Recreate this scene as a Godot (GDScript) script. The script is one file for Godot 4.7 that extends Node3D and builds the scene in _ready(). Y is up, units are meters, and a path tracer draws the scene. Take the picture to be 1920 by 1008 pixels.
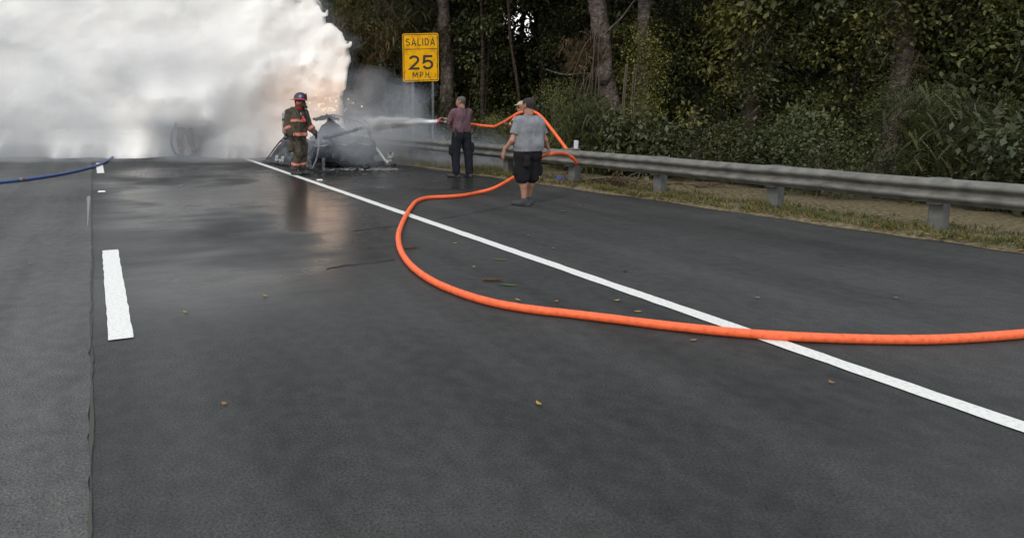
extends Node3D
# A burning wreck on a motorway exit: smoke, firefighters, helpers with a hose, forest edge.
# World: y up, metres; the camera stands at x = z = 0 and looks along -z, slightly down. The road runs away to the left of that.

const F := 1188.0            # focal length in pixels of the 1920-wide frame
const EYE := 1.63
const PITCH := 0.0831
const ROAD_TURN := 0.3447    # the road's heading, left of -z

var rng := RandomNumberGenerator.new()
var wob := FastNoiseLite.new()
var M := {}
var taken := {}

func _ready():
	rng.seed = 7
	wob.seed = 11; wob.noise_type = FastNoiseLite.TYPE_SIMPLEX_SMOOTH; wob.frequency = 1.0
	wob.fractal_octaves = 3
	# ---- camera: level lens with a shifted frame
	var cam = Camera3D.new(); cam.name = "camera"
	cam.projection = Camera3D.PROJECTION_FRUSTUM
	cam.near = 0.1; cam.far = 900.0
	cam.size = 0.1 * 1008.0 / F
	cam.frustum_offset = Vector2(0.1 * 360.0 / F, -0.1 * 207.0 / F)
	cam.position = Vector3(0, EYE, 0); cam.rotation = Vector3(-PITCH, 0, 0)
	add_child(cam); cam.current = true
	# ---- overcast sky, weak soft sun, exposure
	var sky = ProceduralSkyMaterial.new()
	sky.sky_top_color = Color(0.93, 0.96, 1.0); sky.sky_horizon_color = Color(1.0, 0.995, 0.98)
	sky.sky_curve = 0.2; sky.sky_energy_multiplier = SKY_E
	sky.ground_bottom_color = Color(0.2, 0.2, 0.2); sky.ground_horizon_color = Color(0.35, 0.35, 0.35)
	var env = Environment.new()
	env.background_mode = Environment.BG_SKY; env.sky = Sky.new(); env.sky.sky_material = sky
	env.tonemap_mode = Environment.TONE_MAPPER_LINEAR; env.tonemap_exposure = EXPO
	env.sdfgi_enabled = true; env.ssao_enabled = true; env.ssil_enabled = true
	env.volumetric_fog_enabled = true; env.volumetric_fog_density = 0.0
	var we = WorldEnvironment.new(); we.name = "world_environment"; we.environment = env; add_child(we)
	var sun = DirectionalLight3D.new(); sun.name = "sun"
	sun.light_color = Color(1.0, 0.96, 0.9); sun.light_energy = SUN_E; sun.light_angular_distance = 14.0
	sun.shadow_enabled = true; sun.rotation_degrees = SUN_DIR; add_child(sun)
	materials()
	ground_and_road()
	forest()
	guardrail()
	exit_sign()
	wreck()
	far_car()
	people()
	hoses()
	litter()
	smoke()

const SKY_E := 1.22
const EXPO := 1.0
const SUN_E := 0.5
const SUN_DIR := Vector3(-40, -35, 0)

# ---------------------------------------------------------------- places
func ray(px, py):
	var b = -(py - 297.0) / F
	return Vector3((px - 600.0) / F, b * cos(PITCH) - sin(PITCH), -b * sin(PITCH) - cos(PITCH))
func spot(px, py):                       # where a sight line meets the road
	var r = ray(px, py); return Vector3(0, EYE, 0) + r * (-EYE / r.y)
func far_point(px, py, depth):           # a point at that distance ahead
	var r = ray(px, py); return Vector3(0, EYE, 0) + r * (-depth / r.z)
func road_dir(): return Vector3(-sin(ROAD_TURN), 0, -cos(ROAD_TURN))
func road_right(): return Vector3(cos(ROAD_TURN), 0, -sin(ROAD_TURN))

# ---------------------------------------------------------------- naming
func numbered(called):
	if not taken.has(called):
		taken[called] = 0; return called
	taken[called] += 1
	return "%s_%03d" % [called, taken[called]]
func tag(o, label, category := "", group := "", kind := ""):
	if label: o.set_meta("label", label)
	if category: o.set_meta("category", category)
	if group: o.set_meta("group", group)
	if kind: o.set_meta("kind", kind)
	return o
func thing(called, label, category, at := Vector3.ZERO, turn := 0.0, group := ""):
	var o = Node3D.new(); o.name = numbered(called); add_child(o)
	o.position = at; o.rotation.y = turn
	return tag(o, label, category, group)
func obj(called, mesh, mat, parent = null):
	var o = MeshInstance3D.new(); o.mesh = mesh; o.material_override = mat
	o.cast_shadow = GeometryInstance3D.SHADOW_CASTING_SETTING_ON
	if parent == null:
		o.name = numbered(called); add_child(o)
	else:
		var n = 0; var nm = called
		while parent.has_node(NodePath(nm)):
			n += 1; nm = "%s_%03d" % [called, n]
		o.name = nm; parent.add_child(o, true)
	return o
func struct(called, mesh, mat):
	return tag(obj(called, mesh, mat), "", "", "", "structure")

# ---------------------------------------------------------------- shapes
func tri_mesh(V, N, I, UV = null, UV2 = null, C = null):
	var a = []; a.resize(Mesh.ARRAY_MAX)
	a[Mesh.ARRAY_VERTEX] = V; a[Mesh.ARRAY_INDEX] = I
	if N != null: a[Mesh.ARRAY_NORMAL] = N
	if UV != null: a[Mesh.ARRAY_TEX_UV] = UV
	if UV2 != null: a[Mesh.ARRAY_TEX_UV2] = UV2
	if C != null: a[Mesh.ARRAY_COLOR] = C
	var m = ArrayMesh.new(); m.add_surface_from_arrays(Mesh.PRIMITIVE_TRIANGLES, a)
	return m
func st_new():
	var st = SurfaceTool.new(); st.begin(Mesh.PRIMITIVE_TRIANGLES); return st
func st_done(st, flat := false):
	st.generate_normals(); return st.commit()
func quad(st, a, b, c, d):               # a b c d counter-clockwise seen from outside
	for p in [a, c, b, a, d, c]:
		st.add_vertex(p)
func box(st, c, s, basis := Basis(), bevel := 0.0):
	var h = s * 0.5
	if bevel <= 0.0: bevel = minf(minf(h.x, h.y), h.z) * 0.12
	var P = []
	# eight corners each cut in three: a chamfered box
	st.set_smooth_group(-1)
	var f = func(sx, sy, sz, ax):
		var v = Vector3(sx * (h.x - bevel), sy * (h.y - bevel), sz * (h.z - bevel))
		v[ax] += [sx, sy, sz][ax] * bevel
		return c + basis * v
	for ax in 3:
		var u = (ax + 1) % 3; var w = (ax + 2) % 3
		for s1 in [-1, 1]:
			var k = []
			for q in [[-1, -1], [1, -1], [1, 1], [-1, 1]]:
				var sg = [0, 0, 0]; sg[ax] = s1; sg[u] = q[0]; sg[w] = q[1]
				k.append(f.call(sg[0], sg[1], sg[2], ax))
			if s1 > 0: quad(st, k[0], k[1], k[2], k[3])
			else: quad(st, k[3], k[2], k[1], k[0])
		# edges along axis ax
		for q in [[-1, -1], [1, -1], [1, 1], [-1, 1]]:
			var lo = [0, 0, 0]; lo[ax] = -1; lo[u] = q[0]; lo[w] = q[1]
			var hi = [0, 0, 0]; hi[ax] = 1; hi[u] = q[0]; hi[w] = q[1]
			var a = f.call(lo[0], lo[1], lo[2], u); var b = f.call(hi[0], hi[1], hi[2], u)
			var d = f.call(lo[0], lo[1], lo[2], w); var e = f.call(hi[0], hi[1], hi[2], w)
			if q[0] * q[1] > 0: quad(st, a, d, e, b)
			else: quad(st, d, a, b, e)
	for sx in [-1, 1]:
		for sy in [-1, 1]:
			for sz in [-1, 1]:
				var t = [f.call(sx, sy, sz, 0), f.call(sx, sy, sz, 1), f.call(sx, sy, sz, 2)]
				if sx * sy * sz > 0: t = [t[0], t[2], t[1]]
				for p in t: st.add_vertex(p)
	st.set_smooth_group(0)
func box_mesh(c, s, basis := Basis(), bevel := 0.0):
	var st = st_new(); box(st, c, s, basis, bevel); return st_done(st)

func smooth_path(pts, step := 0.08):     # Catmull-Rom through the points
	var out = []
	var n = pts.size()
	for i in n - 1:
		var a = pts[maxi(i - 1, 0)]; var b = pts[i]; var c = pts[i + 1]; var d = pts[mini(i + 2, n - 1)]
		var k = maxi(1, int(ceil(b.distance_to(c) / step)))
		for j in k:
			var t = float(j) / k
			out.append(b.cubic_interpolate(c, a, d, t) if a != b or d != c else b.lerp(c, t))
	out.append(pts[n - 1])
	return out
# tube along a path; rad is a number, a pair (start, end) or a function of 0..1; rough = bumpiness share
func tube(st, path, rad, sides := 10, rough := 0.0, freq := 3.0):
	var n = path.size()
	var total = 0.0; var along = [0.0]
	for i in range(1, n):
		total += path[i].distance_to(path[i - 1]); along.append(total)
	var tan = (path[1] - path[0]).normalized()
	var up = Vector3.UP if absf(tan.y) < 0.9 else Vector3.RIGHT
	var x = tan.cross(up).normalized()
	var rings = []
	st.set_smooth_group(0)
	for i in n:
		var t2 = (path[mini(i + 1, n - 1)] - path[maxi(i - 1, 0)]).normalized()
		x = (x - t2 * x.dot(t2)).normalized()
		var y = t2.cross(x)
		var t = along[i] / maxf(total, 1e-5)
		var r = rad
		if rad is Callable: r = rad.call(t)
		elif rad is Array: r = lerpf(rad[0], rad[1], t)
		var ring = []
		for k in sides:
			var a = TAU * k / sides
			var d = x * cos(a) + y * sin(a)
			var rr = r
			if rough > 0.0: rr *= 1.0 + rough * wob.get_noise_3dv((path[i] + d * r) * freq)
			ring.append(path[i] + d * rr)
		rings.append(ring)
	for i in n - 1:
		for k in sides:
			var k2 = (k + 1) % sides
			quad(st, rings[i][k], rings[i][k2], rings[i + 1][k2], rings[i + 1][k])
	for e in [0, n - 1]:
		for k in sides:
			var k2 = (k + 1) % sides
			if e == 0:
				for p in [path[e], rings[e][k], rings[e][k2]]: st.add_vertex(p)
			else:
				for p in [path[e], rings[e][k2], rings[e][k]]: st.add_vertex(p)
func tube_mesh(path, rad, sides := 10, rough := 0.0, freq := 3.0):
	var st = st_new(); tube(st, path, rad, sides, rough, freq); return st_done(st)
# a bent plate: f(u, v) gives its outer face, th its thickness towards -normal
func plate(st, f, nu, nv, th, crump := 0.0, freq := 6.0, ragged := 0.0):
	var top = []; var low = []
	for i in nu + 1:
		var a = []; var b = []
		for j in nv + 1:
			var u = float(i) / nu; var v = float(j) / nv
			if ragged > 0.0:
				if j == nv: v -= ragged * (0.5 + 0.5 * wob.get_noise_2d(u * 14.0, 3.7))
				if i == nu: u -= ragged * (0.5 + 0.5 * wob.get_noise_2d(v * 11.0, 9.1))
				if i == 0: u += ragged * (0.5 + 0.5 * wob.get_noise_2d(v * 12.0, 5.3))
			var p = f.call(u, v)
			var n = (f.call(u + 0.01, v) - p).cross(f.call(u, v + 0.01) - p).normalized()
			if crump > 0.0:
				p += n * crump * wob.get_noise_3dv(p * freq) + Vector3(wob.get_noise_3dv(p * freq + Vector3(9, 0, 0)), wob.get_noise_3dv(p * freq + Vector3(0, 9, 0)), wob.get_noise_3dv(p * freq + Vector3(0, 0, 9))) * crump * 0.4
			a.append(p); b.append(p - n * th)
		top.append(a); low.append(b)
	st.set_smooth_group(0)
	for i in nu:
		for j in nv:
			quad(st, top[i][j], top[i + 1][j], top[i + 1][j + 1], top[i][j + 1])
			quad(st, low[i][j], low[i][j + 1], low[i + 1][j + 1], low[i + 1][j])
	for i in nu:
		quad(st, low[i][0], low[i + 1][0], top[i + 1][0], top[i][0])
		quad(st, top[i][nv], top[i + 1][nv], low[i + 1][nv], low[i][nv])
	for j in nv:
		quad(st, top[0][j], top[0][j + 1], low[0][j + 1], low[0][j])
		quad(st, low[nu][j], low[nu][j + 1], top[nu][j + 1], top[nu][j])
func plate_mesh(f, nu, nv, th, crump := 0.0, freq := 6.0, ragged := 0.0):
	var st = st_new(); plate(st, f, nu, nv, th, crump, freq, ragged); return st_done(st)
func lathe(st, prof, sides, base: Transform3D, squash := Vector3.ONE):   # prof: (radius, height) pairs from the bottom up
	var rings = []
	for p in prof:
		var r = []
		for k in sides:
			var a = TAU * k / sides
			r.append(base * (Vector3(p.x * cos(a), p.y, -p.x * sin(a)) * squash))
		rings.append(r)
	st.set_smooth_group(0)
	for i in prof.size() - 1:
		for k in sides:
			var k2 = (k + 1) % sides
			quad(st, rings[i][k], rings[i][k2], rings[i + 1][k2], rings[i + 1][k])

# ---------------------------------------------------------------- smooth bodies: distance fields meshed as surface nets
# a limb: [a, b, ra, rb] and optionally a stretch vector (space is multiplied by it)
func blob(limbs, cell: float, k := 0.03, cuts := [], crease := 0.0, crease_freq := 9.0) -> Array:
	var lo := Vector3(1e9, 1e9, 1e9); var hi := -lo
	for q in limbs:
		var m: float = maxf(q[2], q[3])
		var s: Vector3 = q[4] if q.size() > 4 else Vector3.ONE
		var mv := Vector3(m / s.x, m / s.y, m / s.z)
		lo = lo.min(Vector3(q[0]).min(q[1]) - mv); hi = hi.max(Vector3(q[0]).max(q[1]) + mv)
	lo -= Vector3.ONE * cell * 3.0; hi += Vector3.ONE * cell * 3.0
	var nx := int((hi.x - lo.x) / cell) + 2; var ny := int((hi.y - lo.y) / cell) + 2; var nz := int((hi.z - lo.z) / cell) + 2
	var f := PackedFloat32Array(); f.resize(nx * ny * nz); f.fill(1.0)
	for q in limbs:
		var s: Vector3 = q[4] if q.size() > 4 else Vector3.ONE
		var a: Vector3 = q[0] * s; var b: Vector3 = q[1] * s
		var ra: float = q[2]; var rb: float = q[3]
		var m: float = maxf(ra, rb) + k + cell * 2.0
		var mv := Vector3(m / s.x, m / s.y, m / s.z)
		var l: Vector3 = (Vector3(q[0]).min(q[1]) - mv - lo) / cell; var h: Vector3 = (Vector3(q[0]).max(q[1]) + mv - lo) / cell
		var ab := b - a; var den := maxf(ab.length_squared(), 1e-9); var dr := rb - ra
		var x1 := mini(nx - 1, int(h.x)); var y1 := mini(ny - 1, int(h.y)); var z1 := mini(nz - 1, int(h.z))
		for z in range(maxi(0, int(l.z)), z1 + 1):
			for y in range(maxi(0, int(l.y)), y1 + 1):
				var row := (z * ny + y) * nx
				for x in range(maxi(0, int(l.x)), x1 + 1):
					var p := (lo + Vector3(x, y, z) * cell) * s - a
					var t := clampf(p.dot(ab) / den, 0.0, 1.0)
					var d := (p - ab * t).length() - ra - dr * t
					var e := f[row + x]
					if e > d + k: f[row + x] = d
					elif e > d - k:
						var w := k - absf(e - d)
						f[row + x] = minf(e, d) - w * w / (4.0 * k)
	if cuts.size() or crease > 0.0:
		for z in nz:
			for y in ny:
				var row := (z * ny + y) * nx
				for x in nx:
					var e := f[row + x]
					if e < 0.06:
						var p := lo + Vector3(x, y, z) * cell
						if crease > 0.0 and e > -0.06: e += crease * wob.get_noise_3d(p.x * crease_freq, p.y * crease_freq * 0.6, p.z * crease_freq)
						for c in cuts: e = maxf(e, (p - c[0]).dot(c[1]))
						f[row + x] = e
	return net(f, nx, ny, nz, lo, cell)

func net(f: PackedFloat32Array, nx: int, ny: int, nz: int, lo: Vector3, cell: float, iso := 0.0) -> Array:
	var V := PackedVector3Array(); var N := PackedVector3Array(); var I := PackedInt32Array()
	var id := PackedInt32Array(); id.resize(nx * ny * nz); id.fill(-1)
	var sy := nx; var sz := nx * ny
	for z in nz - 1:
		for y in ny - 1:
			var i := z * sz + y * sy
			for x in nx - 1:
				var a := f[i] - iso; var b := f[i + 1] - iso; var c := f[i + sy] - iso; var d := f[i + sy + 1] - iso
				var e := f[i + sz] - iso; var g := f[i + sz + 1] - iso; var h := f[i + sz + sy] - iso; var j := f[i + sz + sy + 1] - iso
				i += 1
				if a < 0.0:
					if b < 0.0 and c < 0.0 and d < 0.0 and e < 0.0 and g < 0.0 and h < 0.0 and j < 0.0: continue
				elif b >= 0.0 and c >= 0.0 and d >= 0.0 and e >= 0.0 and g >= 0.0 and h >= 0.0 and j >= 0.0: continue
				var s := Vector3.ZERO; var n := 0.0
				if (a < 0.0) != (b < 0.0): s += Vector3(a / (a - b), 0, 0); n += 1
				if (c < 0.0) != (d < 0.0): s += Vector3(c / (c - d), 1, 0); n += 1
				if (e < 0.0) != (g < 0.0): s += Vector3(e / (e - g), 0, 1); n += 1
				if (h < 0.0) != (j < 0.0): s += Vector3(h / (h - j), 1, 1); n += 1
				if (a < 0.0) != (c < 0.0): s += Vector3(0, a / (a - c), 0); n += 1
				if (b < 0.0) != (d < 0.0): s += Vector3(1, b / (b - d), 0); n += 1
				if (e < 0.0) != (h < 0.0): s += Vector3(0, e / (e - h), 1); n += 1
				if (g < 0.0) != (j < 0.0): s += Vector3(1, g / (g - j), 1); n += 1
				if (a < 0.0) != (e < 0.0): s += Vector3(0, 0, a / (a - e)); n += 1
				if (b < 0.0) != (g < 0.0): s += Vector3(1, 0, b / (b - g)); n += 1
				if (c < 0.0) != (h < 0.0): s += Vector3(0, 1, c / (c - h)); n += 1
				if (d < 0.0) != (j < 0.0): s += Vector3(1, 1, d / (d - j)); n += 1
				id[i - 1] = V.size()
				V.append(lo + (Vector3(x, y, z) + s / n) * cell)
				N.append(Vector3(b + d + g + j - a - c - e - h, c + d + h + j - a - b - e - g, e + g + h + j - a - b - c - d).normalized())
	for z in range(1, nz - 1):
		for y in range(1, ny - 1):
			var i := z * sz + y * sy
			for x in range(1, nx - 1):
				var o := i + x
				if id[o] < 0: continue
				var inside := f[o] < iso
				if inside != (f[o + 1] < iso): face(I, id[o - sy - sz], id[o - sz], id[o], id[o - sy], inside)
				if inside != (f[o + sy] < iso): face(I, id[o - 1 - sz], id[o - 1], id[o], id[o - sz], inside)
				if inside != (f[o + sz] < iso): face(I, id[o - 1 - sy], id[o - sy], id[o], id[o - 1], inside)
	return [V, N, I]
func face(I: PackedInt32Array, a: int, b: int, c: int, d: int, out: bool):
	if a < 0 or b < 0 or c < 0 or d < 0: return
	if out: I.append_array(PackedInt32Array([a, c, b, a, d, c]))
	else: I.append_array(PackedInt32Array([a, b, c, a, c, d]))
func join(list):                         # several nets as one mesh
	var V := PackedVector3Array(); var N := PackedVector3Array(); var I := PackedInt32Array()
	for a in list:
		var at := V.size()
		V.append_array(a[0]); N.append_array(a[1])
		var k: PackedInt32Array = a[2]
		for i in k.size(): k[i] += at
		I.append_array(k)
	return tri_mesh(V, N, I)

# ---------------------------------------------------------------- materials (base colours as linear reflectances)
func lin(r, g, b, a := 1.0): return Color(r, g, b, a).linear_to_srgb()
func noise_tex(freq, oct, colors, seed_ := 1, size := 256, type := FastNoiseLite.TYPE_SIMPLEX_SMOOTH):
	var n = FastNoiseLite.new(); n.noise_type = type; n.frequency = freq; n.fractal_octaves = oct; n.seed = seed_
	var t = NoiseTexture2D.new(); t.width = size; t.height = size; t.seamless = true; t.noise = n
	if colors != null:
		var g = Gradient.new()
		var offs = PackedFloat32Array(); var cs = PackedColorArray()
		for i in colors.size():
			offs.append(float(i) / (colors.size() - 1)); cs.append(colors[i])
		g.offsets = offs; g.colors = cs; t.color_ramp = g
	return t
func mat(col, rough := 0.8, metal := 0.0, mottle = null, scale := 1.0, bump = null, bump_h := 0.0):
	var m = StandardMaterial3D.new()
	m.albedo_color = col; m.roughness = rough; m.metallic = metal
	if rough > 0.84 and metal == 0.0: m.metallic_specular = 0.2
	if mottle != null or bump != null:
		m.uv1_triplanar = true; m.uv1_scale = Vector3.ONE * scale
	if mottle != null: m.albedo_texture = mottle
	if bump != null:
		m.heightmap_enabled = true; m.heightmap_texture = bump; m.heightmap_scale = bump_h
	return m
func materials():
	var grain = noise_tex(0.05, 5, null, 3)
	var soft = noise_tex(0.012, 4, [lin(0.3, 0.29, 0.28), lin(0.8, 0.8, 0.8), lin(1, 1, 1)], 5)
	var cloth = noise_tex(0.02, 4, [lin(0.7, 0.7, 0.7), lin(1, 1, 1)], 8)
	var weave = noise_tex(0.1, 3, null, 6)
	var ashy = noise_tex(0.03, 5, [lin(0.006, 0.006, 0.007), lin(0.016, 0.016, 0.018), lin(0.03, 0.03, 0.032), lin(0.22, 0.21, 0.2)], 9)
	M.char = mat(Color.WHITE, 0.85, 0.0, ashy, 1.1, grain, 1.0)
	M.char_metal = mat(Color.WHITE, 0.55, 0.35, noise_tex(0.02, 5, [lin(0.016, 0.018, 0.02), lin(0.036, 0.039, 0.044), lin(0.07, 0.074, 0.08), lin(0.24, 0.24, 0.24)], 19), 0.9, grain, 0.6)
	M.burnt_rust = mat(Color.WHITE, 0.9, 0.0, noise_tex(0.02, 4, [lin(0.03, 0.025, 0.024), lin(0.09, 0.05, 0.035), lin(0.13, 0.1, 0.09)], 4), 1.0)
	M.bare_steel = mat(Color.WHITE, 0.5, 0.4, noise_tex(0.02, 5, [lin(0.08, 0.08, 0.085), lin(0.2, 0.2, 0.21), lin(0.34, 0.34, 0.35)], 14), 1.0)
	M.ash = mat(Color.WHITE, 0.95, 0.0, noise_tex(0.06, 4, [lin(0.1, 0.1, 0.1), lin(0.4, 0.4, 0.4), lin(0.62, 0.62, 0.62)], 41), 1.5)
	M.crust = mat(Color.WHITE, 0.9, 0.0, noise_tex(0.06, 4, [lin(0.1, 0.1, 0.095), lin(0.2, 0.195, 0.18), lin(0.3, 0.29, 0.27)], 43), 2.5)
	M.white_paint = mat(Color.WHITE, 0.6, 0.0, noise_tex(0.05, 5, [lin(0.36, 0.36, 0.34), lin(0.54, 0.54, 0.51), lin(0.58, 0.58, 0.55), lin(0.61, 0.61, 0.57)], 23), 2.2)
	M.crack = mat(lin(0.026, 0.026, 0.027), 0.9)
	M.seam = mat(lin(0.06, 0.057, 0.05), 0.95)
	M.soil = mat(Color.WHITE, 0.95, 0.0, noise_tex(0.03, 5, [lin(0.012, 0.01, 0.007), lin(0.045, 0.036, 0.024), lin(0.1, 0.08, 0.05)], 31), 0.5, grain, 4.0)
	M.verge = mat(Color.WHITE, 0.95, 0.0, noise_tex(0.05, 5, [lin(0.05, 0.042, 0.025), lin(0.12, 0.1, 0.06), lin(0.22, 0.18, 0.11)], 32), 0.9, grain, 2.0)
	M.rail = mat(Color.WHITE, 0.6, 0.15, noise_tex(0.02, 5, [lin(0.035, 0.034, 0.028), lin(0.115, 0.112, 0.1), lin(0.2, 0.2, 0.18)], 17), 0.8, grain, 0.2)
	M.post = mat(Color.WHITE, 0.7, 0.1, noise_tex(0.02, 4, [lin(0.06, 0.062, 0.058), lin(0.15, 0.153, 0.145)], 18), 1.0)
	M.reflector = mat(lin(0.45, 0.45, 0.48), 0.5)
	M.foam = mat(lin(0.88, 0.9, 0.92), 1.0)
	M.galvanised = mat(Color.WHITE, 0.6, 0.3, noise_tex(0.02, 4, [lin(0.07, 0.074, 0.078), lin(0.14, 0.145, 0.15)], 20), 2.0)
	M.sign_yellow = mat(Color.WHITE, 0.85, 0.0, noise_tex(0.012, 5, [lin(0.5, 0.24, 0.006), lin(0.74, 0.375, 0.006), lin(0.77, 0.39, 0.006)], 21), 0.9)
	M.sign_black = mat(lin(0.012, 0.009, 0.007), 0.5)
	M.grime = mat(lin(0.09, 0.06, 0.02), 0.9)
	M.orange_hose = mat(Color.WHITE, 0.66, 0.0, noise_tex(0.03, 4, [lin(0.3, 0.05, 0.016), lin(0.66, 0.1, 0.026), lin(0.76, 0.12, 0.032), lin(0.8, 0.14, 0.042)], 22), 2.2, grain, 0.15)
	M.blue_hose = mat(Color.WHITE, 0.6, 0.0, noise_tex(0.03, 4, [lin(0.022, 0.05, 0.14), lin(0.04, 0.09, 0.24)], 24), 2.0)
	M.brass = mat(lin(0.16, 0.15, 0.12), 0.4, 0.7)
	M.black_plastic = mat(lin(0.012, 0.012, 0.013), 0.45)
	M.rubber = mat(lin(0.02, 0.02, 0.022), 0.7)
	M.skin = mat(lin(0.29, 0.15, 0.1), 0.55); M.skin.subsurf_scatter_enabled = true; M.skin.subsurf_scatter_strength = 0.08
	M.hair = mat(Color.WHITE, 0.85, 0.0, noise_tex(0.08, 3, [lin(0.02, 0.017, 0.016), lin(0.055, 0.048, 0.045)], 25), 4.0)
	M.hair_grey = mat(Color.WHITE, 0.85, 0.0, noise_tex(0.08, 3, [lin(0.05, 0.045, 0.042), lin(0.13, 0.12, 0.115)], 26), 4.0)
	M.eye = mat(lin(0.03, 0.02, 0.015), 0.2)
	M.maroon = mat(lin(0.135, 0.078, 0.094), 0.9, 0.0, cloth, 1.3, weave, 0.15)
	M.grey_shirt = mat(lin(0.2, 0.21, 0.228), 0.92, 0.0, cloth, 1.3, weave, 0.15)
	M.black_cloth = mat(lin(0.016, 0.016, 0.018), 0.92, 0.0, cloth, 1.5, weave, 0.2)
	M.navy_cloth = mat(lin(0.017, 0.018, 0.024), 0.92, 0.0, cloth, 1.5, weave, 0.2)
	M.wine_cloth = mat(lin(0.05, 0.026, 0.03), 0.92, 0.0, cloth, 1.5, weave, 0.2)
	M.dark_shirt = mat(lin(0.02, 0.022, 0.03), 0.92, 0.0, cloth, 1.5, weave, 0.2)
	M.cap_tan = mat(lin(0.42, 0.36, 0.24), 0.9, 0.0, cloth, 3.0)
	M.shoe = mat(lin(0.03, 0.033, 0.04), 0.8, 0.0, cloth, 3.0)
	M.turnout = mat(lin(0.085, 0.073, 0.055), 0.95, 0.0, soft, 1.6, weave, 0.3)
	M.band_orange = mat(lin(0.5, 0.1, 0.05), 0.7)
	M.band_silver = mat(lin(0.3, 0.3, 0.29), 0.45)
	M.red_gear = mat(lin(0.6, 0.05, 0.06), 0.5)
	M.hood = mat(lin(0.17, 0.032, 0.022), 0.9)
	M.helmet = mat(Color.WHITE, 0.4, 0.0, noise_tex(0.03, 4, [lin(0.012, 0.012, 0.014), lin(0.03, 0.03, 0.034)], 27), 3.0)
	M.helmet_badge = mat(lin(0.16, 0.14, 0.5), 0.5)
	M.tank = mat(lin(0.26, 0.27, 0.26), 0.4, 0.2)
	M.glove = mat(Color.WHITE, 0.9, 0.0, noise_tex(0.04, 3, [lin(0.016, 0.015, 0.013), lin(0.05, 0.046, 0.036)], 28), 4.0)
	M.glove_palm = mat(lin(0.22, 0.19, 0.1), 0.9, 0.0, cloth, 4.0)
	M.car_white = mat(lin(0.6, 0.6, 0.6), 0.3); M.car_glass = mat(lin(0.02, 0.02, 0.025), 0.1)
	M.lamp_glass = mat(lin(0.7, 0.7, 0.7), 0.15)
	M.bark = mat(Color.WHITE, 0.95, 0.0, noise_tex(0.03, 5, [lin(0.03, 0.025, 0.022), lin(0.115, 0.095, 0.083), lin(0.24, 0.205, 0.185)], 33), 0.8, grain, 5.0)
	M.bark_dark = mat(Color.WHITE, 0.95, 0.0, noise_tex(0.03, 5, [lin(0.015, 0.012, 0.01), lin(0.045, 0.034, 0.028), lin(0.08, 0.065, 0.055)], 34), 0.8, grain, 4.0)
	M.vine = mat(lin(0.09, 0.075, 0.055), 0.95)
	for k in [["leaf", 0.55], ["frond", 0.6]]:
		var m = mat(Color.WHITE, k[1]); m.vertex_color_use_as_albedo = true
		m.backlight_enabled = true; m.backlight = Color(0.5, 0.55, 0.35); m.cull_mode = BaseMaterial3D.CULL_DISABLED
		M[k[0]] = m
	M.litter_brown = mat(lin(0.2, 0.1, 0.035), 0.8); M.litter_yellow = mat(lin(0.3, 0.2, 0.045), 0.9); M.litter_green = mat(lin(0.07, 0.12, 0.03), 0.9)
	M.twig = mat(lin(0.09, 0.055, 0.03), 0.9)
	M.paper = mat(lin(0.75, 0.75, 0.74), 0.8)
	M.trash_blue = mat(lin(0.05, 0.07, 0.4), 0.6)
	M.flame = mat(lin(0.9, 0.35, 0.08), 1.0); M.flame.emission_enabled = true; M.flame.emission = Color(1.0, 0.55, 0.18); M.flame.emission_energy_multiplier = 1.5
	M.spark = mat(lin(0.9, 0.6, 0.35), 1.0); M.spark.emission_enabled = true; M.spark.emission = Color(1.0, 0.85, 0.66); M.spark.emission_energy_multiplier = 3.5
	road_materials()

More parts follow.
